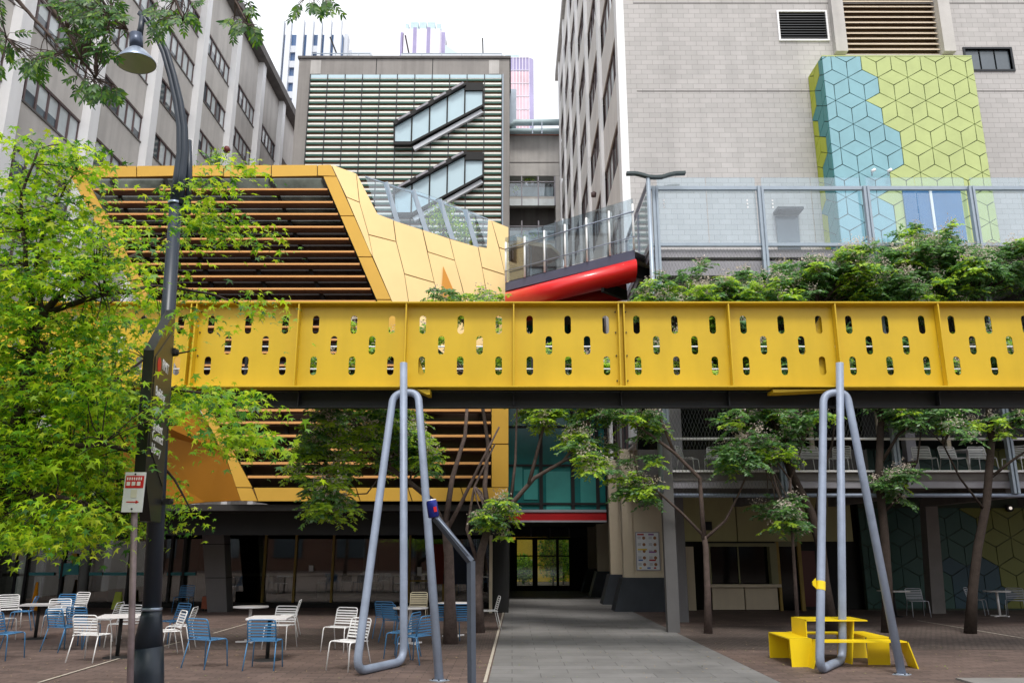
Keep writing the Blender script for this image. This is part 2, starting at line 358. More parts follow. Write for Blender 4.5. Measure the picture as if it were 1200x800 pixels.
for i in range(1, len(ys)):
    y0 = ys[i-1]; y1 = ys[i]-.75
    for z in wl_z:
        if z > 34.5 or z < 8: continue
        m = MB(); n = 6; dy = (y1-y0)/n
        m.box(XL-.2, XL-.02, y0+.002, y1-.002, z+.001, z+.07); m.box(XL-.2, XL-.02, y0+.002, y1-.002, z+WH-.09, z+WH-.001)
        for k in range(n+1): m.box(XL-.2, XL-.05, max(y0+.004, y0+k*dy-.055), min(y1-.004, y0+k*dy+.055), z+.07, z+WH-.09)
        w = m.build('window', M['winframe'], lb)
        gm = MB()
        for k in range(n):
            gm.cur = 1 if random.random() < .85 else 0  # pale share raised to put mirrored sky into the panes
            zz = z+.07
            if gm.cur == 1 and random.random() < .4:
                zb = z+.07+random.uniform(.3, .9)
                gm.box(XL-.22, XL-.11, y0+k*dy+.055, y0+(k+1)*dy-.055, zb, z+WH-.09); gm.cur = 0; gm.box(XL-.22, XL-.11, y0+k*dy+.055, y0+(k+1)*dy-.055, zz, zb)
            else: gm.box(XL-.22, XL-.11, y0+k*dy+.055, y0+(k+1)*dy-.055, zz, z+WH-.09)
        gm.build('pane', [M['winglass'], M['blind_sky']], w)
        m = MB(); m.box(XL-.1, XL+.05, y0+.01, y1-.01, z-.09, z-.003); m.build('sill', M['concrete_dark'], w)
bell = P(263, 172, 50.5)
m = MB(); m.lathe([(.0, -.25), (.2, -.2), (.24, 0), (.14, .2), (0, .22)], (XL+.75, 50.9, bell.z)); o = m.build('alarm_bell', pbr('alarm_red', (.16, .02, .02), .5), lb)

# ================================================================== RIGHT OFFICE BUILDING (left flank x=3.9, front y=25.8)
XR, YR = 3.9, 25.8
rb = thing('block_office_building', 'tall pale block-walled office tower on the right with white fins down its flank', 'building', (13, 40, 0))
TOP = 40.5
rz = [15.66+3.5*k for k in range(-3, 8)]; RH = 1.62
m = MB(); prev = 5.2
for z in rz[:-1]:
    m.box(XR, XR+.5, YR+.35, 61.5, prev, z); prev = z+RH
m.box(XR, XR+.5, YR+.35, 61.5, prev, TOP); m.build('spandrel_wall', M['render_r'], rb)
m = MB(); m.box(XR+.55, 26, YR+.35, 61, 5.3, TOP-.1); m.build('core', M['black'], rb)
# front wall with openings: leave holes by splitting
V1 = (Xat(913, 30, YR), Xat(968, 30, YR), Zat(47, YR), Zat(15, YR))       # small vent
V2 = (Xat(987, 30, YR), Xat(1098, 30, YR), Zat(64, YR), 30.0)            # tall tan louvre
V3 = (Xat(1132, 70, YR), Xat(1185, 70, YR), Zat(82, YR), Zat(58, YR))    # dark window
m = MB(); xs0, xs1 = XR+.001, 26
def wall_y(m, x0, x1, z0, z1, holes, y0, y1):
    xs = sorted({x0, x1, *[h[0] for h in holes], *[h[1] for h in holes]}); zs = sorted({z0, z1, *[h[2] for h in holes], *[h[3] for h in holes]})
    for i in range(len(xs)-1):
        z_start = None
        for j in range(len(zs)-1):
            cx, cz = (xs[i]+xs[i+1])/2, (zs[j]+zs[j+1])/2
            inside = any(h[0] < cx < h[1] and h[2] < cz < h[3] for h in holes)
            if not inside and z_start is None: z_start = zs[j]
            if inside and z_start is not None: m.box(xs[i], xs[i+1], y0, y1, z_start, zs[j]); z_start = None
        if z_start is not None: m.box(xs[i], xs[i+1], y0, y1, z_start, zs[-1])
wall_y(m, xs0, xs1, 9.6, TOP, [V1, V2, V3], YR, YR+.35); m.build('block_wall', M['block'], rb)
m = MB()
for z in (Zat(107, YR), Zat(4, YR), Zat(107, YR)-4.1 if False else 27.5):
    m.box(XR+.5, 26, YR-.004, YR+.002, z-.02, z+.02)
m.build('movement_joint', M['concrete_dark'], rb)
m = MB()
for k in range(7):
    y = 26.5+5.5*k
    if k == 0: m2 = MB(); m2.box(XR-.14, XR+.13, YR-.06, YR+.55, 5.2, TOP+.02); m2.build('pilaster', M['white'], rb)
    else: m2 = MB(); m2.box(XR-.13, XR+.003, y-.6+.2, y+.2, 5.2, TOP); m2.build('pilaster', M['white'], rb)
m = MB(); m.box(XR-.25, 26.2, YR-.2, 62, TOP+.02, TOP+.7); m.build('eaves', M['concrete'], rb)
for k in range(1, 7):
    y0 = 26.5+5.5*(k-1)+.2; y1 = 26.5+5.5*k-.55
    if k == 1: y0 = YR+.56
    for z in rz[:-1]:
        m = MB(); n = 5; dy = (y1-y0)/n
        m.box(XR+.04, XR+.3, y0+.002, y1-.002, z+.001, z+.07); m.box(XR+.04, XR+.3, y0+.002, y1-.002, z+RH-.08, z+RH-.001)
        for q in range(n+1): m.box(XR+.06, XR+.3, max(y0+.004, y0+q*dy-.05), min(y1-.004, y0+q*dy+.05), z+.07, z+RH-.08)
        w = m.build('window', M['winframe'], rb)
        gm = MB()
        for q in range(n):
            gm.cur = 1 if random.random() < .5 else 0; gm.box(XR+.1, XR+.2, y0+q*dy+.05, y0+(q+1)*dy-.05, z+.07, z+RH-.08)
        gm.build('pane', [M['winglass'], M['blind_sky']], w)
# vents
def louvre(name, box, mat, step, y, par, tilt=.06, back=None):
    x0, x1, z0, z1 = box; m = MB(); z = z0
    while z < z1-.02:
        m.prism([(x0, y, z), (x0, y+.16, z+step*.75), (x0, y+.16, z+step*.75-.03), (x0, y-.005, z-.03)], (x1-x0, 0, 0)); z += step
    o = m.build(name, mat, par)
    m = MB(); m.box(x0, x1, y+.2, y+.25, z0, z1); m.build('louvre_back', back or M['black'], o); return o
def frame_y(name, box, w, y0, y1, mat, par):
    x0, x1, z0, z1 = box; m = MB()
    m.box(x0-w, x1+w, y0, y1, z1, z1+w); m.box(x0-w, x1+w, y0, y1, z0-w, z0); m.box(x0-w, x0, y0, y1, z0, z1); m.box(x1, x1+w, y0, y1, z0, z1)
    return m.build(name, mat, par)
lo = louvre('vent_louvre', V1, M['darksteel'], .105, YR-.02, rb); frame_y('vent_frame', V1, .06, YR-.06, YR+.1, M['white'], rb)
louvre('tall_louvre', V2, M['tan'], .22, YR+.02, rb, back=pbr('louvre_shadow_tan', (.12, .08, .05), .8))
m = MB(); m.box(V2[0]-.42, V2[0]-.002, YR-.25, YR-.002, V2[2]-.02, TOP-.05); m.build('pier', M['concrete'], rb)
m = MB(); m.box(V2[1]+.002, V2[1]+.42, YR-.25, YR-.002, V2[2]-.02, TOP-.05); m.build('pier', M['concrete'], rb)
w = frame_y('window', V3, .07, YR-.04, YR+.12, M['darksteel'], rb)
m = MB(); d = (V3[1]-V3[0])/3
for i in range(3): m.box(V3[0]+i*d+.03, V3[0]+(i+1)*d-.03, YR+.06, YR+.1, V3[2]+.02, V3[3]-.02)
m.build('pane', M['winglass'], w)
XP = 3.75; PY = 27.6
# ground-floor colonnade of the tower: cream piers on dark splayed bases
for k in range(4):
    y = [PY, 31.2, 36.0, 40.3][k]
    m = MB(); m.box(XP-.05, XR+(1.35 if k == 0 else .9), y, y+.75, 1.05, 5.2); m.build('pier', M['cream'], rb)
    m = MB(); m.box(XP-.13, XP+.2, y-.05, y+.3, 1.06, 5.19); m.build('pier_edge', M['cream'], rb)
    m = MB(); b = XP-.05; e = XR+(1.36 if k == 0 else .92)
    m.prism([(b-.42, y-.12, 0), (e, y-.12, 0), (e, y-.12, 1.05), (b-.12, y-.12, 1.05)], (0, 1.0, 0)); m.build('plinth', M['navybase'], rb)
m = MB(); m.box(XR+.95, XR+1.1, PY+.8, 41.4, 0, 5.2); m.build('arcade_wall', M['cream'], rb)
for k, (y0, y1) in enumerate(((28.4, 31.1), (32, 35.9), (36.8, 40.2))):
    m = MB(); m.box(XR+.02, XR+.85, y0+.02, y1, 4.25, 5.18); m.build('lintel', M['lilac'], rb)
m = MB(); m.box(XR+.9, XR+.944, 33, 35.5, 1.3, 3.1); m.build('grey_panel', M['lilac'], rb)
m = MB(); m.lathe([(.0, -.14), (.11, -.1), (.12, .08), (.0, .16)], (XR-.3, 33.4, Zat(228, 33.4))); m.build('flood_light', M['winframe'], rb)
# poster on the first pier
pt = thing('menu_poster', 'framed menu poster with rows of round food pictures on the cream pier', 'poster', P(758, 690, PY-.02))
x0, x1 = Xat(746, 645, PY), Xat(772, 645, PY); z0, z1 = Zat(667, PY), Zat(624, PY)
m = MB(); m.box(x0-.03, x1+.03, PY-.04, PY-.005, z0-.03, z1+.03); m.build('frame', M['lilac'], pt)
m = MB(); m.box(x0, x1, PY-.05, PY-.041, z0, z1); m.build('sheet', M['paper'], pt)
m = MB()
cols = [pbr('print_red', (.4, .03, .03), .6), pbr('print_brown', (.3, .13, .06), .6), pbr('print_yellow', (.7, .5, .05), .6), pbr('print_purple', (.25, .08, .3), .6), pbr('print_grey', (.25, .26, .3), .6), pbr('print_blue', (.08, .15, .4), .6)]
W = x1-x0; H = z1-z0
for c in range(2):
    for r in range(5):
        cx = x0+W*(.33+.5*c); cz = z1-H*(.14+.18*r)
        m.cur = 1; m.lathe([(0, 0), (.052, 0)], (0, 0, 0), 12)
        for q in range(24): pass
        vs = m.v[-24:]; m.v[-24:] = [(cx+a, PY-.0535, cz+b) for (a, b, _) in vs]
        m.cur = 4
        for q in range(3): m.box(x0+W*(.05+.5*c), x0+W*(.2+.5*c), PY-.053, PY-.0505, cz+.03-.03*q, cz+.042-.03*q)
for (c, r, k, w_) in ((0, .02, 0, .3), (.5, .02, 3, .25), (0, .43, 2, .42), (.5, .5, 3, .3), (.02, .72, 5, .2), (.5, .72, 0, .3), (.05, .93, 2, .1), (.4, .93, 5, .15), (.7, .93, 0, .1)):
    m.cur = k; m.box(x0+W*(c+.04), x0+W*(c+.04+w_), PY-.0555, PY-.0505, z1-H*(r+.045), z1-H*r-.005)
m.build('print', cols, pt)

# ================================================================== hex clad volumes
def hexpanels(name_prefix, x0, x1, z0, z1, y, edge, colour_of, mats, par, origin=(0, 0), ax='y', thick=.03, shear=0):
    """cube-tiling rhombi clipped to a rectangle; ax 'y' -> plane y=const, 'x' -> plane x=const"""
    g = .016; a = edge; hx = a*math.sqrt(3)/2
    polys = {}
    def clip(poly, f):
        out = []
        for i in range(len(poly)):
            p, q = poly[i], poly[(i+1) % len(poly)]; fp, fq = f(p), f(q)
            if fp >= 0: out.append(p)
            if fp*fq < 0: t = fp/(fp-fq); out.append((p[0]+(q[0]-p[0])*t, p[1]+(q[1]-p[1])*t))
        return out
    ni = int((x1-x0)/(2*hx))+4; nj = int((z1-z0)/(1.5*a))+4
    for j in range(-2, nj):
        for i in range(-2, ni):
            cx = x0+origin[0]+i*2*hx+(hx if j % 2 else 0); cz = z0+origin[1]+j*1.5*a
            tips = [(cx+a*math.sin(math.radians(60*k)), cz+a*math.cos(math.radians(60*k))) for k in range(6)]
            for k in (5, 1, 3):   # three rhombi: top, lower right, lower left
                poly = [(cx, cz), tips[k], tips[(k+1) % 6], tips[(k+2) % 6]]
                mx = sum(p[0] for p in poly)/4; mz = sum(p[1] for p in poly)/4
                key = colour_of(cx-x0, cz-z0, mx-x0, mz-z0)
                pp = []
                for p in poly:
                    d = math.hypot(p[0]-mx, p[1]-mz); s_ = 1-g/d*1.1; pp.append((mx+(p[0]-mx)*s_, mz+(p[1]-mz)*s_))
                for f in (lambda p: p[0]-x0-.006, lambda p: x1-.006-p[0], lambda p: p[1]-z0-.006, lambda p: z1-.006-p[1]):
                    if pp: pp = clip(pp, f)
                if len(pp) >= 3: polys.setdefault(key, []).append(pp)
    for key, L_ in polys.items():
        m = MB()
        for pp in L_:
            if ax == 'y': m.prism([(p[0], y, p[1]) for p in pp], (0, thick, 0))
            else: m.prism([(y, p[0], p[1]) for p in pp], (thick, 0, 0))
        m.build(name_prefix, mats[key], par)
HB = 24.5
hx0, hx1 = Xat(963, 65, HB), Xat(1139, 68, HB); hz0, hz1 = 9.95, Zat(66, HB)
hb = thing('hexagon_clad_box', 'blue and lime box clad in hexagon cube panels projecting from the block wall', 'clad box', ((hx0+hx1)/2, HB, hz0))
m = MB(); m.box(hx0+.02, hx1-.02, HB+.035, YR-.01, hz0, hz1-.02); m.build('backing', M['hexjoint'], hb)
def hexcol(cx, cz, mx, mz):
    # blue region boundary from the photograph, in metres from the lower left corner
    lim = [(0, 1.6), (3.7, 1.6), (4.5, 2.7), (5.4, 2.15), (6.35, 1.7), (7.5, 1.55), (8.2, 1.0), (9.5, .9)]
    for i in range(len(lim)-1):
        if lim[i][0] <= mz < lim[i+1][0]:
            t = (mz-lim[i][0])/(lim[i+1][0]-lim[i][0]); return 0 if mx < lerp(lim[i][1], lim[i+1][1], t)*1.0 else 1
    return 1
hexpanels('hexagon_panel', hx0, hx1, hz0, hz1, HB, .58, hexcol, [M['hexblue'], M['hexlime']], hb, origin=(.3, .1))
hexpanels('side_panel', HB+.04, YR-.01, hz0, hz1, hx0-.012, .58, lambda cx, cz, mx, mz: 0 if mx < .75+.25*math.sin(mz*2.2) else 1, [M['hexteal'] if False else pbr('side_teal_panel', (.06, .26, .26), .5, 0, .06, 1.2), pbr('side_lime_panel', (.42, .48, .03), .5, 0, .06, 1.2)], hb, origin=(.3, .1), ax='x')
m = MB(); m.box(hx0, hx1, HB, YR-.01, hz1-.018, hz1+.03); m.build('capping', M['hexlime'], hb)
for px in (1022, 1041):
    c = thing('spotlight', 'small grey spotlight on the rail in front of the blue panels' if px < 1030 else 'small grey spotlight on the rail in front of the lime panels', 'spotlight', P(px, 206, HB-.15))
    q = P(px, 206, HB-.15); m = MB(); m.tube([q, q+Vector((0, 0, .12))], .02, 8); m.build('stem', M['greysteel'], c)
    m = MB(); m.tube([q+Vector((-.02, -.03, .13)), q+Vector((.1, -.05, .2))], .05, 10); m.build('lamp_head', M['white'], c)

# ================================================================== SLAT-SCREENED BUILDING (centre back)  D=55
GD = 55.0
gb = thing('slat_screen_building', 'concrete framed block with green slats and two slanting stair windows', 'building', (Xat(470, 300, GD), GD+6, 0))
gx0, gx1 = Xat(345, 150, GD), Xat(597, 150, GD); gz1 = Zat(69, GD)
lx0, lx1, lz1 = Xat(360, 150, GD), Xat(588, 150, GD), Zat(88, GD)
m = MB(); m.box(gx0, lx0, GD, GD+14, 0, gz1); m.box(lx1, gx1, GD, GD+14, 0, gz1); m.box(lx0, lx1, GD, GD+14, lz1, gz1); m.build('concrete_frame', M['concrete_dark'] if False else pbr('warm_concrete', (.33, .31, .295), .9, 0, .12, .5, .2, 20, .2, stain=.25), gb)
m = MB(); m.box(gx0-.1, gx1+.1, GD-.12, GD+14, gz1+.003, gz1+.18); m.build('coping', M['concrete_dark'], gb)
for (a, b) in ((Xat(364, 80, GD), Xat(376, 80, GD)), (Xat(573, 80, GD), Xat(585, 80, GD))):
    m = MB(); m.box(a, b, GD-.03, GD-.004, Zat(87, GD), Zat(71, GD)); m.build('pale_panel', M['concrete'], gb)
m = MB()
for px in (441, 507): m.box(Xat(px, 80, GD)-.03, Xat(px, 80, GD)+.03, GD-.006, GD-.002, lz1, gz1-.02)
m.build('panel_joint', M['black'], gb)
m = MB(); m.box(lx0, lx1, GD+.18, GD+.4, 8, lz1); m.build('louvre_back', M['slatback'], gb)
step = .478; rows = []; z = lz1-.35
# stair window outlines (px)
ST = [[(462, 146), (545, 99), (566, 99), (566, 125), (482, 169), (462, 169)], [(462, 224), (545, 180), (566, 180), (566, 207), (482, 252), (462, 252)]]
ST3 = [[P(x, y, GD-.25) for (x, y) in s] for s in ST]
def x_cut(z):
    cuts = []
    for s in ST3:
        xs = []
        for i in range(6):
            a, b = s[i], s[(i+1) % 6]
            if (a.z-z)*(b.z-z) < 0: xs.append(a.x+(b.x-a.x)*(z-a.z)/(b.z-a.z))
        if len(xs) >= 2: cuts.append((min(xs), max(xs)))
    return cuts
mg, mc = MB(), MB(); nrow = 0
while z > 9:
    segs = [(lx0, lx1)]
    for (a, b) in x_cut(z):
        ns = []
        for (s0, s1) in segs:
            if b <= s0 or a >= s1: ns.append((s0, s1)); continue
            if a > s0: ns.append((s0, a))
            if b < s1: ns.append((b, s1))
        segs = ns
    for (s0, s1) in segs:
        mc.box(s0, s1, GD-.05, GD+.04, z, z+.14)            # cream nosing
        mg.box(s0, s1, GD-.03, GD+.12, z-.12, z-.003)            # green blade
    z -= step; nrow += 1
mg.build('green_slats', M['slatgreen'], gb); mc.build('cream_slats', M['slatcream'], gb)
m = MB(); nx = 11
for i in range(nx+1):
    x = lerp(lx0, lx1, i/nx); m.box(x-.03, x+.03, GD-.12, GD-.06, 9, lz1)
m.build('mullions', M['darksteel'], gb)
m = MB(); m.box(lx0, lx1, GD-.06, GD-.02, lz1-.30, lz1-.02); m.build('top_glazing', M['skyglass'], gb)
m = MB(); m.box(lx1+.003, lx1+.12, GD-.1, GD+.02, 9, lz1); m.build('edge_trim', M['greysteel'], gb)
for s, px in zip(ST, ST3):
    m = MB(); m.prism(px, (0, .15, 0)); w = m.build('stair_window', M['skyglass'], gb)
    m = MB()
    q = [P(x, y, GD-.32) for (x, y) in s]
    m.bar(q[0], q[1], .4, .34); m.bar(q[3], q[4], .4, .16); m.bar(q[4], q[5], .4, .25); m.bar(q[5], q[0], .1, .12); m.bar(q[2], q[3], .1, .12)
    m.prism([q[1]+Vector((0, -.1, .1)), q[2]+Vector((0, -.1, .1)), q[2]+Vector((0, -.1, -.55)), q[1]+Vector((0, -.1, -.55))], (0, .3, 0))
    for i in range(1, 6):
        x = q[0].x+(q[1].x-q[0].x)*i*.25 if i < 5 else 0
        if i < 5:
            zt = lerp(q[0].z, q[1].z, min(1, i*.25)); xx = lerp(q[0].x, q[1].x, i*.25)
            zb = q[5].z if xx < q[4].x else lerp(q[4].z, q[3].z, (xx-q[4].x)/(q[3].x-q[4].x))
            m.box(xx-.05, xx+.05, q[0].y-.02, q[0].y+.05, zb, zt)
    m.build('window_frame', M['black'], w)
    m = MB()
    for i in range(4):
        a_ = lerp(q[0], q[1], .06+i*.25); b_ = lerp(q[0], q[1], .06+i*.25+.17); dz = Vector((0, -.35, 0))
        m.bar(a_+dz, b_+dz, .05, .16)
    m.build('light_slot', M['lilac'], w)
    m = MB()
    e0, e1 = P(s[4][0]+3, s[4][1]+6, GD-.2), P(s[3][0]-1, s[3][1]+6, GD-.2)
    m.bar(e0, e1, .3, .3); m.build('stair_soffit', M['tower_white'], w)
for (x, y, lab) in ((458, 147, 'left'), (569, 110, 'right')):
    pass
# rooftop bits
rt = MB()
zt = gz1+.2
for (px, py) in ((388, 46), ): rt.bar(P(394, 62, GD+3), P(387, 44, GD+3), .12); rt.build('rooftop_mast', M['black'], gb); rt = MB()
rt.bar(P(479, 62, GD+3), P(475, 42, GD+3), .12); rt.build('rooftop_mast', M['black'], gb); rt = MB(); rt.bar(P(566, 62, GD+3), P(565.5, 45, GD+3), .1)
rt.build('rooftop_mast', M['black'], gb)
m = MB()
y = GD+2.5
for (pa, pb) in ((366, 434), (471, 588)):
    m.bar(P(pa, 63, y), P(pb, 63, y), .06)
    for i in range(6): q = P(lerp(pa, pb, i/5), 63, y); m.bar(q, Vector((q.x, q.y, gz1)), .05)
m.build('roof_railing', M['greysteel'], gb)
m = MB(); m.box(Xat(416, 60, GD+8), Xat(438, 60, GD+8), GD+7, GD+11, gz1, Zat(61, GD+7)); m.box(Xat(470, 60, GD+7), Xat(590, 60, GD+7), GD+7, GD+12, gz1, Zat(63, GD+7)); m.build('plant_room', M['tower_white'], gb)

# ================================================================== LINK BUILDING with balconies D=60
LD = 60.0
kb = thing('balcony_building', 'narrow concrete infill block with glass balconies between the slat block and the fin tower', 'building', (2, LD+4, 0))
kx0, kx1 = Xat(592, 200, LD), 3.85
m = MB(); m.box(kx0, kx1, LD, LD+8, Zat(206, LD), Zat(159, LD)); m.build('blank_wall', M['concrete'], kb)
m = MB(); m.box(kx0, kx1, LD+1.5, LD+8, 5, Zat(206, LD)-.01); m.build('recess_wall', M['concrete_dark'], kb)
m = MB(); m.box(kx0-.01, kx1-.02, LD-.06, LD+.3, Zat(159, LD)+.003, Zat(156.5, LD)); m.build('red_flashing', pbr('flashing', (.55, .2, .13), .6), kb)
m = MB(); m.box(kx0-.01, kx1-.02, LD-.02, LD-.004, Zat(191, LD), Zat(190, LD)); m.build('wall_joint', M['concrete_dark'], kb)
for (pt_, ps) in ((214, 233), (266, 285)):
    m = MB(); m.box(kx0, kx1-.4, LD, LD+1.5, Zat(ps+2, LD), Zat(ps-3, LD)); b_ = m.build('balcony_slab', M['concrete'], kb)
    m = MB(); m.box(kx0+.05, kx1-.45, LD-.03, LD, Zat(ps-3, LD), Zat(pt_+1, LD)); m.build('balustrade_glass', M['skyglass'] if False else M['glass'], b_)
    m = MB(); m.box(kx0+.05, kx1-.45, LD-.03, LD, Zat(ps, LD)-.02, Zat(ps+8, LD)); m.build('lower_glass', M['blind_sky'], b_)
    m = MB()
    for i in range(4): xx = lerp(kx0, kx1-.45, i/3); m.box(xx-.05, xx+.05, LD-.08, LD-.035, Zat(ps+8, LD), Zat(pt_-7, LD))
    m.box(kx0, kx1-.45, LD-.08, LD-.035, Zat(pt_, LD), Zat(pt_-1, LD)); m.build('rail', M['lilac'], b_)
    m = MB(); m.box(kx0+.1, kx1-.5, LD+1.3, LD+1.48, Zat(ps-3, LD), Zat(pt_-3, LD)); m.build('window_band', M['blind_sky'], b_)
m = MB(); m.box(kx1-.4, kx1-.02, LD-.01, LD+1.5, 5, Zat(206, LD)-.02); m.build('side_pier', M['concrete'], kb)
for (px, py) in ((605, 229), (617, 218), (624, 217), (614, 284), (626, 283), (634, 284)):
    q = P(px, py, LD+.4)
    t_ = MB(); t_.lathe([(.12, 0), (.16, .3), (0, .3)], q, 10)
    t_.build('planter', M['lilac'], kb)
    C = np.array(q)+[0, 0, .5]+unit(60)*rng.uniform(.1, .35, (60, 1)); leaves('balcony_plant', C, unit(60), unit(60), np.full(60, .2), DIAMOND, GREENS_MELIA[:3], [.4, .2, .6], kb)
pp = thing('rooftop_pipes', 'pair of pale blue service pipes crossing above the concrete infill block', 'pipes', P(625, 155, LD-.5))
m = MB(); m.tube([P(598, 150, LD-.6), P(603, 144, LD-.6), P(657, 143.5, LD-.6)], .26, 12); m.build('pipe', M['pipeblue'], pp)
m = MB(); m.tube([P(596, 154, LD-.6), P(657, 154, LD-.6)], .24, 12); m.build('pipe', M['pipeblue'], pp)
m = MB()
for px in (624, 635): m.bar(P(px, 143, LD-.9), P(px, 157, LD-.9), .1)
m.box(Xat(597, 130, LD), Xat(605, 130, LD), LD-.2, LD+3, Zat(157, LD), Zat(106, LD))
m.build('bracket', M['greysteel'], pp)

# ================================================================== FAR TOWERS
def tower_w():
    D = 170.; t = thing('striped_tower', 'white office tower with blue vertical window strips behind the left roofline', 'tower', P(372, 400, D)); t.location = (P(372, 100, D).x, D+12, 0); ORG[t.name] = Vector(t.location)
    x0, x1 = Xat(329, 60, D), Xat(401, 60, D); zt = Zat(28, D)
    m = MB(); m.box(x0, x1, D, D+25, 0, zt-3); m.build('glazing_core', M['tower_blue'], t)
    for (a, b, tp) in ((329, 332.5, 28), (335, 341, 27), (348, 356, 27), (360, 367, 27), (373, 377, 28), (380.5, 388, 27), (391.5, 400, 26)):
        m = MB(); m.box(Xat(a, 60, D), Xat(b, 60, D), D-1.2, D+.01, 0, Zat(tp, D)); m.build('white_fin', M['tower_white'], t)
    m = MB()
    for i in range(34):
        z = zt-8-i*4.0
        for (a, b) in ((341, 348), (367, 373)): m.box(Xat(a, 60, D), Xat(b, 60, D), D-.5, D-.01, z, z+1.7)
    m.build('spandrels', M['tower_white'], t)
    m = MB()
    for i in range(5): m.box(x1+.05+i*.001, x1+.9, D+1+i*5, D+3.4+i*5, 0, zt-2-i)
    m.build('side_fins', M['tower_white'], t)
tower_w()
def tower_c():
    D = 210.; t = thing('lilac_tower', 'pale lilac tower with a scalloped grey crown above the slat block', 'tower', (P(495, 60, D).x, D+12, 0))
    f = lambda px: Xat(px, 50, D)
    m = MB(); y0 = D
    m.prism([(f(469), y0+4, 0), (f(473), y0, 0), (f(515), y0, 0), (f(521), y0+4, 0), (f(521), y0+22, 0), (f(469), y0+22, 0)], (0, 0, Zat(34, D))); m.build('shaft', M['tower_lilac'], t)
    for (a, b) in ((484, 488), (500, 504)):
        m = MB(); m.box(f(a), f(b), y0-.3, y0-.01, 0, Zat(33, D)); w = m.build('window_strip', M['tower_violet'], t)
    for (a, b) in ((469, 471), (517.5, 521)):
        m = MB(); m.box(f(a)-.2, f(b), y0+1.2, y0+6, 0, Zat(35, D)); m.build('corner_glazing', M['tower_violet'], t)
    for (a, b) in ((474, 478), (480, 489.5), (491, 499), (500.5, 509), (511, 516)):
        m = MB(); m.box(f(a), f(b), y0+.5, y0+16, Zat(33.5, D), Zat(25 if 479 < a < 510 else 27, D)); m.build('crown_panel', M['pipeblue'], t)
tower_c()
def tower_r():
    D = 150.; t = thing('pink_glass_tower', 'pink and violet mirror glass tower with a pale roof band right of the slat block', 'tower', (P(590, 100, D).x, D+12, 0))
    f = lambda px: Xat(px, 100, D)
    m = MB(); z1 = Zat(84, D); z2 = Zat(68, D)
    m.box(f(560), f(620), D, D+20, 0, z1); m.build('pink_glazing', M['tower_pink'], t)
    m = MB(); m.box(f(560), f(619.5), D, D+20, z1+.01, z2); m.build('violet_glazing', M['tower_violet'], t)
    m = MB(); m.tube([(f(620), D+1.0, 0), (f(620), D+1.0, z2)], 1.0, 12); m.build('corner_glazing', M['tower_violet'], t)
    for (a, b) in ((535, 553), (555, 562), (564, 570), (572, 590), (592, 608.5), (610.5, 613), (615, 617)):
        m = MB(); m.box(f(a), f(b), D+1+(.5 if b > 610 else 0), D+18, z2+.02, Zat(61.5, D)); m.build('roof_panel', M['pipeblue'], t)
    m = MB()
    for i in range(9): xx = lerp(f(590), f(620), i/8); m.box(xx-.06, xx+.06, D-.1, D-.01, 0, z2)
    for i in range(26): m.box(f(560), f(620), D-.1, D-.01, z2-3*i, z2-3*i+.12)
    m.build('glazing_grid', M['tower_lilac'], t)
    m = MB(); D2 = D-8; m.prism([P(522, 53, D2), P(536, 62, D2), P(536, 70, D2), P(522, 70, D2)], (0, 6, 0)); m.build('sloped_glazing', M['skyglass'], t)
tower_r()
M['blueglow'] = emit('blue_sign_glow', (.25, .35, 1.), .6)
# ================================================================== GOLD-CLAD BUILDING  front D=24
YD = 24.0
yb = thing('gold_clad_building', 'angular gold panelled building with long horizontal louvres behind the yellow footbridge', 'building', (-7, YD+4, 0))
def panel(quads, mat, name='cladding_panel', gap=.012, th=.06, parent=None, Df=None):
    m = MB()
    for q in quads:
        pts = [P(x, y, (Df(x, y) if Df else YD)) for (x, y) in q]
        c = sum(pts, Vector())/len(pts); out = []
        for p in pts: d = (c-p); out.append(p+d.normalized()*gap*1.4)
        m.prism(out, (0, th, 0))
    return m.build(name, mat, parent or yb)
# frame panels
FT = [[(75, 195), (160, 194.5), (160, 207), (82, 208)]] + [[(a, 194.4-(a-160)*.006), (b, 194.4-(b-160)*.006), (b, 206), (a, 207)] for a, b in ((160, 208), (208, 262), (262, 318), (318, 372))] + [[(372, 193), (388, 193), (392, 207), (377, 206)]]
FT[-1] = [(372, 193), (388, 192.5), (394, 206.5), (372, 206)]
def sl(x0, y0, x1, y1, y): return x0+(x1-x0)*(y-y0)/(y1-y0)
LO = lambda y: sl(75, 195, 262, 530, y) if y < 530 else sl(262, 530, 282, 586, y)     # left outer edge
LI = lambda y: sl(100, 207, 295, 570, y)                                             # left inner edge
RI = lambda y: sl(377.5, 206, 442, 355, y)
RO = lambda y: sl(388, 192.5, 460, 355, y)
FL = []
yy = [208, 262, 330, 400, 470, 535, 571]
for a, b in zip(yy[:-1], yy[1:]): FL.append([(LO(a)+1, a), (LI(a) if a > 208 else 100, a), (LI(b), b), (LO(b), b)])
FL.append([(LO(571), 571), (295, 571), (302, 587), (282, 587)])
FRr = []
yy = [206.5, 253, 301, 351, 400, 452]
for a, b in zip(yy[:-1], yy[1:]): FRr.append([(RI(a)+1, a), (RO(a), a), (RO(b), b), (RI(b)+1, b)])
FB = [[(a, 571), (b, 571), (b+5, 587), (a+5, 587)] for a, b in ((297, 357), (357, 417), (417, 478), (478, 540), )] + [[(540, 571), (596, 571), (596, 587), (545, 587)]]
FV = [[(576, 470), (596, 470), (596, 520), (576, 520)], [(576, 520), (596, 520), (596, 571), (576, 571)], [(474, 452), (596, 452), (596, 470), (480, 470)]]
panel(FT+FL+FRr, M['gold'], 'cladding_frame'); panel(FB+FV, M['gold'], 'lower_cladding_frame')
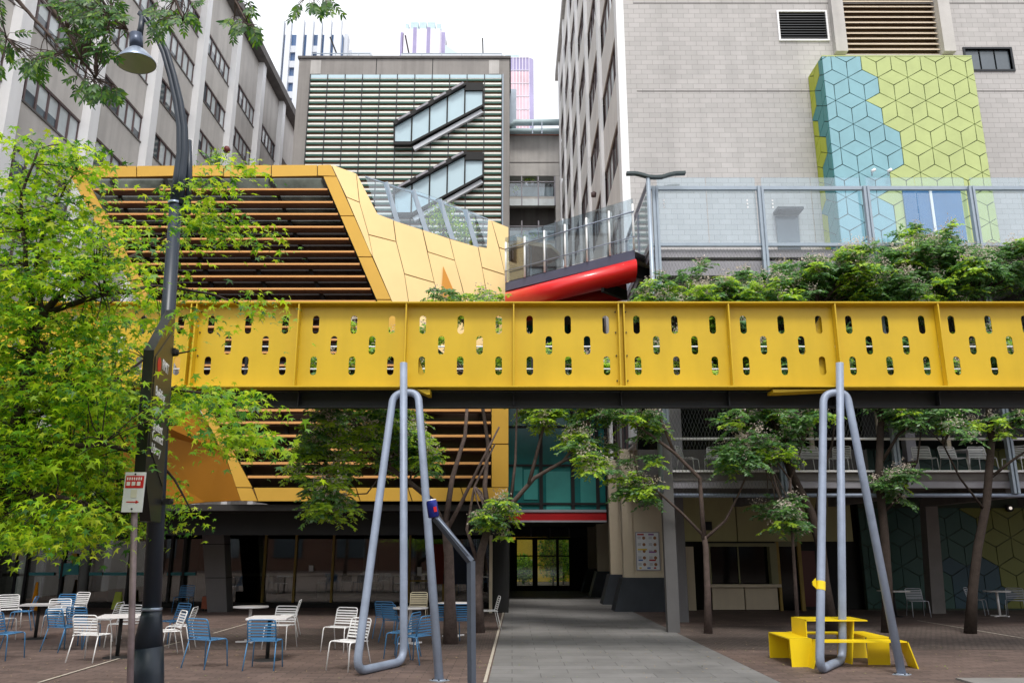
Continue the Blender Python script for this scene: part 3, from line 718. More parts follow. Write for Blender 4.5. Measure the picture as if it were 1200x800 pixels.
# dark backing behind the joints (thin ring = simple bars behind)
m = MB()
def back(q, Df=None, mm=m, off=.07, th=.1): mm.prism([P(x, y, (Df(x, y) if Df else YD))+Vector((0, off, 0)) for (x, y) in q], (0, th, 0))
back([(76, 196), (388, 193.5), (391, 206), (83, 207)])
back([(LO(208)+2, 208), (LI(208)-1, 208), (294, 571), (282, 571), (262, 530)])
back([(RI(207)+2, 207), (RO(207)-1, 207), (RO(452)-1, 452), (RI(452)+2, 452)])
back([(283, 572), (595, 572), (595, 586.5), (284, 586.5)]); back([(577, 453), (595, 453), (595, 572), (577, 572)])
back([(474, 453), (595, 453), (595, 469), (480, 469)])
m.build('cladding_backing', M['goldback'], yb)
# glazing behind louvres
gl = MB()
gy = .62
gl.prism([P(x, y, YD+gy) for (x, y) in ((99, 200), (392, 198), (470, 440), (588, 455), (588, 580), (290, 580))], (0, .1, 0)); gl.build('glazing', M['facadeglass'], yb)
ug = MB(); ug.prism([P(x, y, YD+gy-.04) for (x, y) in ((100, 208), (384, 208), (403, 262), (128, 262))], (0, .03, 0)); ug.build('upper_glazing', pbr('upper_glazing_reflection', (.19, .22, .20), .07, 0, .9, .55, spec=.8), yb)  # pale green mottle paints sky and tree reflections into the pane
m = MB()
for i in range(5):
    xt = 130+i*62; xb = xt+108
    if i < 5: m.bar(P(xt, 206, YD+.52), P(xb, 455, YD+.52), .07, .1)
for i in range(6):
    xt = 270+i*58; m.bar(P(xt, 470, YD+.52), P(xt+22, 572, YD+.52), .07, .1)
m.build('mullion', M['black'], yb)
# louvres
mu = MB(); y = 221.5
ups = [222, 237, 251, 266, 280, 295, 309.5, 324, 338.5, 353, 368, 383, 398, 413, 428, 443]
for y in ups:
    xa, xb = LI(y)+1, (RI(y)-1)
    pa, pb = P(xa, y, YD+.03), P(xb, y, YD+.03)
    mu.cur = 0; mu.box(pa.x, pb.x, YD+.03, YD+.09, pa.z-.02, pa.z+.035)
    mu.cur = 1; mu.prism([(pa.x, YD+.091, pa.z-.03), (pa.x, YD+.091, pa.z+.03), (pa.x, YD+.50, pa.z+.03), (pa.x, YD+.50, pa.z-.01)], (pb.x-pa.x, 0, 0))
for y in (481, 495.5, 511, 527, 543, 559):
    xa, xb = LI(y)+1, 575
    pa, pb = P(xa, y, YD+.03), P(xb, y, YD+.03)
    mu.cur = 0; mu.box(pa.x, pb.x, YD+.03, YD+.09, pa.z-.02, pa.z+.05)
    mu.cur = 1; mu.prism([(pa.x, YD+.091, pa.z-.03), (pa.x, YD+.091, pa.z+.03), (pa.x, YD+.50, pa.z+.03), (pa.x, YD+.50, pa.z-.01)], (pb.x-pa.x, 0, 0))
mu.build('louvres', [pbr('louvre_edge_gold', (.72, .36, .12), .45, .2, .06, 1), pbr('louvre_blade_brown', (.17, .10, .075), .5)], yb)
# facet leaning back to the right; mirrored sky put into its paler gold
def DF(x, y): return YD+max(0, (x-RO(y)))*.011
L0 = [(388, 192.5), (406, 231), (437, 301), (460, 355), (486, 410), (505, 452)]
pp_ = [
 [(388, 192.5), (417.5, 203), (421, 237), (406, 231)],
 [(406, 231), (421, 237), (432, 275), (437, 301), (434, 296)],
 [(417.5, 203), (443, 251), (461, 258), (464, 283), (432, 275), (421, 237)],
 [(432, 275), (464, 283), (474, 321), (479, 355), (490, 420), (486, 410), (460, 355), (437, 301)],
 [(461, 258), (495, 269), (501, 295), (509, 331), (474, 321), (464, 283)],
 [(474, 321), (509, 331), (515, 355), (525, 452), (505, 452), (490, 420), (479, 355)],
 [(495, 269), (527, 279.5), (533, 305), (501, 295)],
 [(501, 295), (533, 305), (541, 334), (546, 355), (555, 452), (525, 452), (515, 355), (509, 331)],
 [(527, 279.5), (560, 289), (565, 313.5), (570, 340), (576, 452), (555, 452), (546, 355), (541, 334), (533, 305)],
 [(560, 289), (570, 291), (572, 258), (576, 258), (585, 290), (592, 322), (565, 313.5)],
 [(565, 313.5), (592, 322), (596, 340), (596, 452), (576, 452), (570, 340)],
 [(576, 258), (596, 266), (596, 294), (585, 290)],
 [(585, 290), (596, 294), (596, 340), (592, 322)]]
panel(pp_, M['gold_sky'], 'pale_cladding_panel', .014, .07, Df=DF)
m = MB(); q = [(389, 194), (417.5, 204), (443, 252), (570, 292), (572, 259), (595, 267), (595, 451), (506, 451), (460, 355), (406, 231)]
m.prism([P(x, y, DF(x, y))+Vector((0, .08, 0)) for (x, y) in q], (0, .12, 0)); m.build('cladding_backing', M['goldback'], yb)
# triangular recess, its shade put into the colour (flat bronze pocket)
m = MB(); tr = [P(x, y, DF(x, y)-.05) for (x, y) in ((517, 348), (519.5, 312), (535, 348))]; m.prism(tr, (0, .045, 0)); m.build('folded_pocket', M['gold_shade'], yb)
# bronze facet lower left, receding; the shade is in its colour
m = MB()
q = [P(262, 530, YD), P(282, 586, YD), P(240, 588, YD+.7), P(195, 593, YD+1.6), P(120, 603, YD+3.5), P(60, 610, YD+5), P(60, 470, YD+5), P(150, 480, YD+1.2), P(232, 480, YD+.2)]
m.prism(q, (0, .15, 0)); m.build('shade_tone_facet', M['gold_shade'], yb)
m = MB()
for (a, b) in (((218, 482), (228, 589)), ((238, 500), (252, 588))): pass
# body
m = MB(); zt = Zat(197, YD)-.2; zb = 3.25
m.prism([P(80, 200, YD+.9), P(388, 198, YD+.9), P(480, 340, YD+.9), P(505, 452, YD+.9), P(560, 452, YD+.9), P(590, 470, YD+.9), P(592, 586, YD+.9), P(290, 586, YD+.9), P(250, 500, YD+.9)], (0, 11, 0)); m.build('body', M['black'], yb)
zt2 = Zat(292, 26)
m = MB(); m.prism([P(430, 300, 26.2), P(594, 335, 26.2), P(594, 452, 26.2), P(480, 452, 26.2)], (0, 9, 0)); m.build('rear_body', M['gold_shade'], yb)
m = MB(); m.box(-18.5, Xat(595, 500, YD), YD+.25, YD+17, 3.02, 3.2); m.build('soffit', M['soffit'], yb)
m = MB(); m.box(-14.5, Xat(595, 500, YD)-.02, YD+1.2, YD+1.4, 2.35, 3.01); m.build('fascia', M['black'], yb)
# raking glass balustrade on top of the pale facet
gp = [(428, 207), (463, 217), (495, 226), (526, 237), (556, 249), (572, 257)]
gbm = [(443, 251), (468, 262), (502, 273), (533, 283), (560, 290), (571, 291)]
bal = MB()
for i in range(5):
    D_ = 25.0+i*.35
    a, b, c, d = P(*gp[i], D_), P(*gp[i+1], D_+.35), P(*gbm[i+1], D_+.35), P(*gbm[i], D_)
    bal.prism([a, b, c, d], (0, .03, 0))
bo = bal.build('balustrade_glass', M['glass'], yb)
m = MB()
for i in range(1, 5):
    D_ = 25.0+i*.35-.06; t_ = P(gp[i][0]-15, gp[i][1]-3, D_) if False else P(gp[i][0]-11, gp[i][1]-3, D_); b_ = P(gbm[i][0]-1, gbm[i][1]+2, D_)
    m.bar(t_, b_, .09, .16)
m.bar(P(428, 207, 25), P(572, 257, 26.7), .04)
m.build('balustrade_post', M['greysteel'], yb)
# ---- ground floor under the gold building: D=27 glazed shopfront
ED_ = 41.5
sf = thing('shopfront', 'dark glazed shopfront with slim gold mullions under the gold building', 'shopfront', (-6, 27, 0))
SD = 29.5; zt = 3.0
X = lambda px: Xat(px, 660, SD)
m = MB(); m.box(X(-60), X(580), SD+.05, SD+.07, .18, 3.0); m.build('glass', clearglass('shopfront_glass', (.55, .6, .58), .13), sf)
m = MB(); m.box(X(-60), X(580), SD+6, SD+6.2, 0, 3.0); m.build('interior_wall', pbr('interior_wall', (.10, .055, .04), .8, 0, .5, .4), sf)
for k in range(9):
    m = MB(); xx = X(30+k*62)+random.uniform(-.4, .4); m.box(xx, xx+random.uniform(.15, .5), SD+2.5+random.uniform(-1, 2), SD+5, 0, random.choice([1.1, 2.9, 2.9, .8])); m.build('interior_fitting', pbr('fitting_%d' % k, random.choice([(.30, .27, .22), (.10, .10, .11), (.22, .09, .05), (.06, .12, .10), (.35, .33, .30)]), .6), sf)
m = MB(); m.box(X(-60), X(580), SD+3.2, SD+3.4, .95, 1.05); m.build('interior_counter', M['cream'], sf)
m = MB(); m.box(X(-60), X(575), SD-.02, SD+.12, 0, .17); m.build('plinth', M['black'], sf)
m = MB(); zz = Zat(622, SD)
for px in (310, 346, 390, 434, 480, 520): m.box(X(px)-.035, X(px)+.035, SD-.05, SD+.04, .175, zz)
m.box(X(306), X(560), SD-.05, SD+.04, zz+.003, zz+.07); m.box(X(480), X(560), SD-.04, SD+.04, Zat(681, SD), Zat(681, SD)+.05); m.build('frame', M['frame_gold'], sf)
m = MB(); m.box(X(-60), X(575), SD-.1, SD+.3, zz+.08, 3.015); m.build('header', M['black'], sf)
m = MB(); m.box(X(575), X(597)-.02, SD-2.4, ED_+.0, 0, 3.015); m.build('end_wall', M['black'], sf)
m = MB()
for px in (20, 32, 74, 103, 152, 200, 216): m.box(X(px)-.04, X(px)+.04, SD-.05, SD+.04, .175, 2.9)
m.build('door_frame', M['darksteel'], sf)
m = MB(); zc = Zat(672, SD)
for (a, b) in ((36, 65), (106, 121), (123, 151), (160, 170), (197, 230)): m.box(X(a), X(b), SD-.02, SD+.0, zc-.05, zc+.05)
m.prism([P(69, 660, SD-.03), P(92, 659, SD-.03), P(92, 673, SD-.03), P(76, 673, SD-.03), P(69, 678, SD-.03)], (0, .012, 0)); m.build('door_film', M['cyan'], sf)
m = MB(); m.prism([P(x, y, SD-.03) for (x, y) in ((14, 646), (28, 646), (28, 656), (14, 656))], (0, .01, 0)); m.prism([P(x, y, SD-.03) for (x, y) in ((362, 662), (367, 662), (367, 669), (362, 669))], (0, .01, 0)); m.prism([P(x, y, SD-.03) for (x, y) in ((489, 664), (494, 664), (494, 674), (489, 674))], (0, .01, 0)); m.build('notice', M['paper'], sf)
m = MB(); m.prism([P(x, y, SD-.03) for (x, y) in ((84, 648), (90, 648), (90, 660), (84, 660))], (0, .01, 0)); m.build('notice', M['mustard'], sf)
m = MB(); m.box(X(-60), X(6), SD-.8, SD-.1, 0, 3.0); m.build('block_pier', brick('grey_blocks', (.16, .15, .15), (.2, .19, .19), (.08, .08, .08), .4, .2, 'XZ', .012), sf)
m = MB(); m.prism([P(x, y, SD-.05) for (x, y) in ((518, 640), (558, 640), (558, 684), (518, 684))], (0, .03, 0)); pn = m.build('blue_door_panel', pbr('deep_blue_panel', (.01, .025, .08), .5), sf)
m = MB(); m.prism([P(x, y, SD-.08) for (x, y) in ((505, 637), (519, 637), (521, 655), (519, 684), (505, 684))], (0, .03, 0)); m.build('red_drape', pbr('dull_red', (.16, .02, .012), .8), sf)
for (a, b, c_, d_, mt) in ((584, 589, 658, 666, 'mustard'), (583, 589, 672, 684, 'canblue')):
    m = MB(); m.prism([P(a, c_, SD-2.23), P(b, c_, SD-2.23), P(b, d_, SD-2.23), P(a, d_, SD-2.23)], (0, .02, 0)); m.build('door_sticker', M[mt], sf)
m = MB(); q = P(575, 690, SD-2.5); m.box(q.x-.05, q.x+.05, SD-2.5, SD-2.4, 0, Zat(612, SD-2.5)); m.build('drain_pipe', M['cream'], sf)
# roof over the shopfront zone left of the gold building + dark block
m = MB(); m.box(X(-60), -14.5, SD-.5, SD+8, 3.02, 4.6); m.build('canopy', M['darksteel'], sf)
for k, w_ in enumerate((.12, .22, .2, .12)):
    m = MB(); q = P(50+k*7.2, 642, SD-.12); m.box(q.x, q.x+w_*.75, SD-.13, SD-.12, q.z-.03, q.z+.03)
    m.build('lit_sign_marks', M['blueglow'], sf)
# slanting column
m = MB(); cD = 27.4; r0, r1 = P(243, 717, cD), P(266, 717, cD)
q0, q1 = P(236, 597, cD), P(262, 597, cD)
m.prism([(q0.x, cD, 3.01), (q1.x, cD, 3.01), (r1.x, cD, 0), (r0.x, cD, 0)], (0, .6, 0))
cl = thing('slanted_column', 'grey panelled leaning column under the gold building', 'column', (r0.x, cD, 0)); m.v = m.v
m.build('shaft', pbr('grey_cladding', (.12, .115, .12), .45, .2, .1, 1), cl)
m = MB()
for z in (1.05, 2.1): 
    t_ = z/3.01; m.box(lerp(r0.x, q0.x, t_)-.005, lerp(r1.x, q1.x, t_)+.005, cD-.004, cD+.605, z-.012, z+.012)
m.build('panel_joint', M['black'], cl)
# round steel column left
q = G(92, 722); c2 = thing('steel_column', 'tall dark steel round column among the cafe tables on the left', 'column', (q.x, q.y, 0))
m = MB(); m.tube([(q.x, q.y, 0), (q.x, q.y, 4.2)], .14, 16); m.build('shaft', pbr('column_steel', (.07, .085, .09), .35, .5, .1, 2), c2)
m = MB(); m.box(q.x-.22, q.x+.22, q.y-.22, q.y+.22, .006, .03); m.build('base_plate', M['darksteel'], c2)
# dome security camera near the corner
cm = thing('wall_light', 'cream hourglass wall light under the corner of the gold building', 'wall light', P(582, 595, 24.6))
q = P(582, 595, 24.6); m = MB(); m.lathe([(.0, .16), (.09, .16), (.05, .0), (.10, -.12), (.10, -.16), (0, -.16)], q, 14); m.build('shade', M['cream'], cm)
m = MB(); m.box(q.x-.02, q.x+.02, q.y-.02, q.y+.25, q.z-.02, q.z+.02); m.build('bracket', M['black'], cm)

# ================================================================== PASSAGE END (entrance) D~37
ed = thing('passage_entrance', 'glazed entrance doors at the end of the grey path under a dark red beam', 'entrance', (.8, 38, 0))
ED = 41.5; ex0, ex1 = Xat(597, 660, ED)-.6, XR+.9
X = lambda px: Xat(px, 660, ED)
zh = Zat(632, ED)
m = MB()
m.box(ex0, X(604), ED, ED+.3, 0, zh); m.build('side_wall', M['black'], ed); m = MB(); m.box(X(669), ex1, ED, ED+.3, 0, zh+.13); m.build('side_wall', M['black'], ed)
m = MB()
for (a, b) in ((604, 606), (624, 630), (652, 655), (667, 669)): m.box(X(a), X(b), ED, ED+.12, 0, zh)
m.box(X(604), X(669), ED-.01, ED+.13, zh, zh+.12); m.box(X(606), X(669), ED, ED+.12, 0, .25); m.box(X(606), X(669), ED+.005, ED+.11, Zat(651, ED)-.03, Zat(651, ED)+.03)
m.build('door_frame', M['black'], ed)
m = MB(); m.box(X(606), X(667), ED+.05, ED+.07, .25, zh); m.build('door_glass', M['glass2'], ed)
m = MB(); m.box(ex0, ex1, ED-.02, ED+.3, zh+.13, 4.6); m.build('over_panel', M['darksteel'], ed)
for (zz0, zz1, dd) in ((3.0, 3.4, 0),):
    m = MB()
    for i in range(5): xx = lerp(X(600), X(690), i/4); m.box(xx-.03, xx+.03, ED-.06, ED-.021, zh+.15, 3.6)
    m.box(X(600), X(690), ED-.06, ED-.021, 3.0, 3.05); m.build('transom_bars', M['lilac'], ed)
# ceiling and upper teal glazed link
BD = 33.0
tb = thing('teal_glass_link', 'teal glazed link floor above the passage between the gold building and the fin tower', 'link building', (1.5, BD+2, 3.5))
X = lambda px: Xat(px, 560, BD)
zb0 = Zat(611, BD); zb1 = Zat(600, BD); zt1 = Zat(470, BD); 
m = MB(); m.box(X(594), X(709), BD-.12, BD+.2, zb0+.05, zb1); m.build('red_beam', M['darkred'], tb)
m = MB(); m.box(X(594), X(709), BD-.16, BD+.2, zb1+.003, zb1+.1); m.box(X(594), X(709), BD-.15, BD+.2, zb0-.02, zb0+.047); m.build('flashing', M['lilac'], tb)
m = MB(); m.box(X(594), X(709), BD, BD+.1, zb1+.11, zt1+3.5); m.build('teal_glazing', M['tealglass'], tb)
m = MB()
for px in (634, 671, 700, 712): m.box(X(px)-.07, X(px)+.07, BD-.1, BD-.005, zb1+.11, zt1+3.5)
for z in (Zat(590, BD), Zat(545, BD), Zat(500, BD)): m.box(X(594), X(709), BD-.06, BD-.006, z-.04, z+.04)
m.build('mullion', M['black'], tb)
m = MB()
for (a, b, c_, d_) in ((603, 612, 545, 575), (614, 630, 550, 585), (640, 668, 552, 598), (680, 698, 540, 592)): m.box(X(a), X(b), BD-.02, BD-.004, Zat(d_, BD), Zat(c_, BD))
m.build('teal_panel', pbr('teal_panel_light', (.05, .30, .28), .3, 0, .2, 1), tb)
m = MB(); m.box(X(594), XR-.05, BD+.12, ED, zb0, zt1+3.5); m.build('link_body', M['soffit'], tb)
# courtyard beyond the doors
def shrub(px, py0, D, r, h, lab, mats=GREENS_MAPLE):
    q = Vector((Xat(px, 660, D), D, 0)); t = thing('courtyard_shrub', lab, 'shrub', q)
    n = 2400; C = np.array([q.x, q.y, h*.55])+unit(n)*rng.uniform(.4, 1, (n, 1))*np.array([r, r, h*.5]); leaves('foliage', C, unit(n), unit(n), rng.uniform(.12, .22, n), DIAMOND, mats[:3], [.5, .4, .3], t)
    m = MB(); m.tube([q, q+Vector((0, 0, h*.5))], .05, 6); m.build('stem', M['bark'], t)
shrub(648, 0, 46, .95, 3.2, 'bright green shrub seen through the right pane of the passage doors')
shrub(660, 0, 49, .9, 2.6, 'smaller green shrub behind the right door pane')
shrub(614, 0, 49.5, .7, 1.6, 'low green shrub seen through the left pane of the passage doors')
cw = thing('courtyard_wall', 'mustard yellow courtyard wall seen through the passage doors', 'wall', (1.2, 54, 0))
m = MB(); m.box(-4, 5.5, 54, 54.2, 0, 7.5); m.build('panel', M['mustard'], cw)
m = MB(); m.box(-1, 1.6, 53.9, 53.99, 1.2, 1.35); m.box(-1, 1.6, 53.9, 53.99, 3.0, 3.2); m.build('band', M['cream'], cw)

# ================================================================== KIOSK + TEAL WALL (right ground floor)  D=26
kk = thing('kiosk', 'cream and olive kiosk with a dark serving window under the terrace', 'kiosk', (9, 26, 0))
KD = 28.0; X = lambda px: Xat(px, 660, KD); Z = lambda py: Zat(py, KD)
olive = pbr('olive_cream_panel', (.38, .35, .17), .6, 0, .1, 1, stain=.1)
m = MB()
for (a, b) in ((801, 866), (867, 936), (937, 1003)): m.box(X(a), X(b)-.01, KD, KD+.1, Z(634), Z(584)+.3)
m.build('upper_panel', olive, kk)
m = MB()
for (a, b) in ((833, 870), (871, 909)): m.box(X(a), X(b)-.01, KD, KD+.1, Z(714), Z(688))
m.build('lower_panel', M['cream'], kk)
m = MB(); m.box(X(830), X(912), KD-.16, KD+.1, Z(687.5), Z(684)); m.build('counter', M['cream'], kk)
m = MB(); m.box(X(833), X(903), KD+.3, KD+.34, Z(683), Z(640)); m.build('serving_window', M['darkglass'], kk)
m = MB(); m.box(X(829), X(833), KD-.02, KD+.3, Z(683.5), Z(636)); m.box(X(903), X(911), KD-.02, KD+.3, Z(683.5), Z(636)); m.box(X(833), X(903), KD-.02, KD+.3, Z(640), Z(636)); m.box(X(868)-.02, X(868)+.02, KD+.24, KD+.29, Z(683.5), Z(640)); m.build('window_frame', pbr('olive_frame', (.22, .21, .11), .5), kk)
m = MB(); m.box(X(911), X(936), KD+.12, KD+.2, .02, Z(636)); m.build('glass_door', M['darkglass'], kk)
m = MB(); m.box(X(911), X(914), KD-.01, KD+.11, 0, Z(634)-.01); m.build('door_jamb', M['frame_gold'], kk); m = MB(); m.box(X(936), X(940), KD-.01, KD+.11, 0, Z(634)-.01); m.build('door_jamb', M['frame_gold'], kk); m = MB(); m.box(X(914), X(936), KD, KD+.1, Z(640), Z(634)-.01); m.build('door_frame', pbr('olive_door_frame', (.17, .165, .09), .5), kk)
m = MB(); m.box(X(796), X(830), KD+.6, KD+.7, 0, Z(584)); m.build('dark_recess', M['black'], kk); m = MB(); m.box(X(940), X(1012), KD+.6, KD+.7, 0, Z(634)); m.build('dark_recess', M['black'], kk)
m = MB(); m.box(X(806), X(815), KD+.2, KD+.5, .0, Z(640)); m.build('recess_door', M['cream'], kk)
m = MB(); m.box(X(826), X(836), KD-.12, KD-.005, Z(621), Z(611)); m.build('wall_speaker', M['black'], kk)
m = MB(); m.box(X(796), 26, KD+.75, KD+.9, 0, 9.6); m.build('rear_wall', M['black'], kk)
m = MB(); m.box(X(942), X(962), KD+.5, KD+.58, .1, Z(645)); m.build('fridge_front', pbr('fridge_front', (.10, .015, .02), .3), kk)
hw = thing('hexagon_tiled_wall', 'dark teal wall with olive area in hexagon cube panels behind the right tables', 'clad wall', (14, 26.6, 0))
HD = 28.3; wx0, wx1 = Xat(1011, 650, HD), 24.0
def hc2(cx, cz, mx, mz):
    px_ = mx
    xo = Xat(1148, 650, HD)-wx0; 
    if mx > xo+.25*math.sin(mz*2.)+(0.6 if mz < 1.2 else 0): return 2
    if mx > Xat(1108, 650, HD)-wx0 and mz < 1.4: return 1
    return 0
m = MB(); m.box(wx0, wx1, HD+.035, HD+.2, 0, 8.9); m.build('backing', M['hexjoint'], hw)
hexpanels('hexagon_panel', wx0, wx1, .05, 3.3, HD, .62, hc2, [M['hexteal'], M['hexdeep'], M['hexolive']], hw, origin=(.2, .1))
hexpanels('upper_hexagon_panel', wx0, wx1, 3.9, 8.8, HD, .62, lambda cx, cz, mx, mz: 2 if mx > Xat(1152, 530, HD)-wx0 else 0, [M['hexteal'], M['hexdeep'], M['hexolive']], hw, origin=(.2, .4))
q = P(1184, 595, HD-.1); m = MB(); m.tube([q, q+Vector((0, .08, 0))], .12, 16); o = m.build('wall_lamp', M['black'], hw)
m = MB(); m.tube([q+Vector((0, -.03, 0)), q+Vector((0, 0, 0))], .05, 12); m.build('lens', emit('lamp_glow', (1, .9, .8), .35), o)
m = MB(); a, b = Xat(1180, 560, 26.3), 0
# leaning concrete column at 1085-1108
q0, q1 = P(1084, 584, 26.8), P(1098, 584, 26.8); r0, r1 = P(1093, 720, 26.8), P(1109, 720, 26.8)
lc = thing('leaning_concrete_column', 'grey leaning concrete column in front of the teal hexagon wall', 'column', (r0.x, 26.8, 0))
m = MB(); m.prism([q0, q1, Vector((r1.x, 26.8, 0)), Vector((r0.x, 26.8, 0))], (0, .4, 0)); m.build('shaft', pbr('column_concrete', (.22, .205, .20), .85, 0, .12, 2, .2), lc)

# ================================================================== TERRACE (steel deck structure) D=21
TF = 21.0
tr_ = thing('terrace_structure', 'two storey grey steel terrace with glass balustrades and wire mesh on its front', 'terrace', (10, 23.5, 0))
TX0, TX1 = 3.78, 22.0
zd = Zat(288, TF); zb = Zat(321, TF)
m = MB(); m.box(TX0, TX1, TF+.25, YR-.02, zd-.28, zd-.02); m.build('upper_deck', M['lilac'], tr_)
m = MB(); m.box(TX0, TX1, TF+.15, TF+.3, zd-.30, zd-.06) if False else None
m.box(TX0, TX1, TF+.1, TF+.24, Zat(300, TF), Zat(291, TF)); m.box(TX0, TX1, TF+.12, TF+.3, zb, Zat(304, TF)); m.build('edge_beam', M['lilac'], tr_)
m = MB(); m.box(TX0, TX1, TF, TF+.1, Zat(288, TF), Zat(284.5, TF)); m.box(TX0, TX1, TF, TF+.1, Zat(222, TF), Zat(218, TF)); m.build('rail', M['greysteel'], tr_)
zl1 = 3.83; zl0 = Zat(578, TF)
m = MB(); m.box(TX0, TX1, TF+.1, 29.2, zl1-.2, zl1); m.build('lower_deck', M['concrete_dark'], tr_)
m = MB(); m.box(TX0, TX1, TF+.14, TF+.35, Zat(571, TF), Zat(552, TF)-.0); m.build('lower_edge_beam', M['lilac'], tr_)
m = MB(); m.tube([(TX0, TF+.05, Zat(580, TF)), (TX1, TF+.05, Zat(580, TF))], .05, 10); m.build('tube_rail', M['galv'], tr_)
m = MB(); m.tube([(TX0, TF+.08, Zat(513.5, TF)), (TX1, TF+.08, Zat(513.5, TF))], .035, 8); m.box(TX0, TX1, TF, TF+.13, zl1+.003, zl1+.05); m.build('handrail', M['whitep'], tr_)
# beams under the decks
for i in range(6):
    x = 3.9+i*2.93
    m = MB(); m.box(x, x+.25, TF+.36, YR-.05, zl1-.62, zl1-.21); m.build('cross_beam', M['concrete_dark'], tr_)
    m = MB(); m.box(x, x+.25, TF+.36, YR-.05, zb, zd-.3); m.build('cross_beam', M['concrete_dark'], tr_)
posts = [3.95, 6.87, 9.8, 12.72, 15.65, 18.6]
for i, x in enumerate(posts):
    m = MB(); m.box(x-.07, x-.01, TF-.08, TF+.06, zl0, Zat(219, TF)); m.box(x+.03, x+.09, TF-.08, TF+.06, zl0, Zat(219, TF)); m.box(x-.01, x+.03, TF-.04, TF+.02, zl0, Zat(219, TF)); m.build('post', M['greysteel'], tr_)
m = MB(); m.box(3.86-.14, 3.86+.1, TF-.1+.0, TF-.085, zl0, 5) if False else None
for i in range(5):
    x0, x1 = posts[i]+.1, posts[i+1]-.08
    m = MB(); xm = (x0+x1)/2; zt_ = Zat(206, TF); zb_ = Zat(284, TF)
    m.box(x0, xm-.012, TF+.11, TF+.13, zb_, zt_); m.box(xm+.012, x1, TF+.11, TF+.13, zb_, zt_); m.build('glass_panel', M['glass'], tr_)
for x in (posts[0]+.3, posts[1]-.3, posts[1]+.4): 
    for k in range(3): m = MB(); m.box(x-.05, x-.01, TF+.1, TF+.108, Zat(234+k*4, TF), Zat(232+k*4, TF)); m.build('glass_clamp', M['white'], tr_)
# left side screen of terrace
m = MB(); a, b = P(757, 190, TF), P(735, 250, YR-1)
m.box(XR-.12, XR-.1, TF+.1, YR-.3, zd, zd+1.7); m.build('side_glass', M['glass'], tr_)
m = MB(); m.bar((XR-.11, TF, zd+1.9), (XR-.11, YR-.3, zd+1.9), .08); m.bar((XR-.11, TF, zd+.02), (XR-.11, YR-.3, zd+.02), .09, .2); m.bar((XR-.11, YR-.3, zd), (XR-.11, YR-.3, zd+1.9), .08)
m.bar((XR-.11, TF+2, zd), (XR-.11, TF+2, zd+1.9), .06); m.build('side_frame', M['lilac'], tr_)
# posts on deck supports : front heavy column to the ground + second one
q = G(781, 736); m = MB(); m.box(q.x-.16, q.x+.13, TF-.35, TF-.12, 0, zl1+1.2); m.build('front_column', pbr('column_grey', (.10, .098, .10), .7, 0, .1, 2), tr_)
q = P(797, 660, 23.6); m = MB(); m.box(q.x-.17, q.x+.17, 23.6, 23.9, 0, zl1-.21); m.build('rear_column', pbr('column_grey_light', (.16, .155, .165), .7, 0, .1, 2), tr_)
m = MB(); q = P(784, 352, 22.5); m.box(q.x-.17, q.x+.17, 22.5, 22.8, zl1, zb); q2 = P(893, 540, 24.8); m.build('inner_column', M['lilac'], tr_); m = MB(); m.box(q2.x-.14, q2.x+.14, 24.8, 25.1, zl1, zb); m.build('inner_column', M['lilac'], tr_); m = MB(); m.box(q2.x+4.4, q2.x+4.7, 24.8, 25.1, zl1, zb); m.build('inner_column', M['lilac'], tr_)
m = MB(); m.box(TX0+.1, Xat(1010, 530, YR)-.1, YR-.6, YR-.4, zl1, 4.9); m.box(TX0+.1, Xat(1010, 530, YR)-.1, YR-.6, YR-.4, 6.3, 7.0); m.build('back_wall', M['concrete_dark'], tr_)
m = MB(); m.box(TX0+.1, Xat(1010, 530, YR)-.1, YR-.5, YR-.45, 4.9, 6.3); m.build('back_window', M['darkglass'], tr_)
for i in range(5): x = TX0+1.2+i*2.1; m = MB(); m.box(x, x+.12, YR-.62, YR-.52, 4.9, 6.3); m.build('back_window_frame', M['cream'], tr_)
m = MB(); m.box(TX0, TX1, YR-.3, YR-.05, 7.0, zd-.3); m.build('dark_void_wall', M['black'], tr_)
# upper terrace: blue doors behind the glass and small sign canopy
m = MB(); m.box(Xat(1060, 250, HB), Xat(1128, 250, HB), HB-.06, HB-.004, zd, Zat(224, HB)); m.build('deck_window', pbr('blue_window', (.03, .16, .36), .08, 0, .2, .6, spec=.6), tr_)
m = MB(); m.box(Xat(1092, 250, HB)-.04, Xat(1092, 250, HB)+.04, HB-.1, HB-.065, zd, Zat(222, HB)); m.build('window_mullion', M['whitep'], tr_)
m = MB(); m.box(Xat(906, 250, YR), Xat(936, 250, YR), YR-.5, YR-.002, Zat(252, YR), Zat(249, YR)); m.build('door_canopy', M['darksteel'], tr_)
m = MB(); m.box(Xat(908, 250, YR), Xat(934, 250, YR), YR-.06, YR-.002, zd, Zat(254, YR)); m.build('deck_door', M['winglass'], tr_)
# wire mesh (zig-zag wires on the face)
def mesh_zone(x0, x1, z0, z1, y):
    m = MB(); p = .085; r = .0022; k = 0; x = x0
    while x < x1:
        n = int((z1-z0)/.115); pts = []
        for i in range(n+1): pts.append((x+(p/2 if (i+k) % 2 else 0), y, z0+i*.115))
        vs = []; 
        for (a, b, c) in pts: vs += [(a-r, b, c), (a+r, b-r, c), (a+r, b+r, c)]
        m.add(vs, [(3*i+j, 3*i+(j+1) % 3, 3*i+3+(j+1) % 3, 3*i+3+j) for i in range(n) for j in range(3)])
        x += p/2+.002 if True else p; k += 1
    return m
for i in range(5):
    mesh_zone(posts[i]+.12, posts[i+1]-.1, zl1-.65 if i == 0 else Zat(512, TF), zd-.03, TF-.02).build('wire_mesh', M['wire'], tr_)

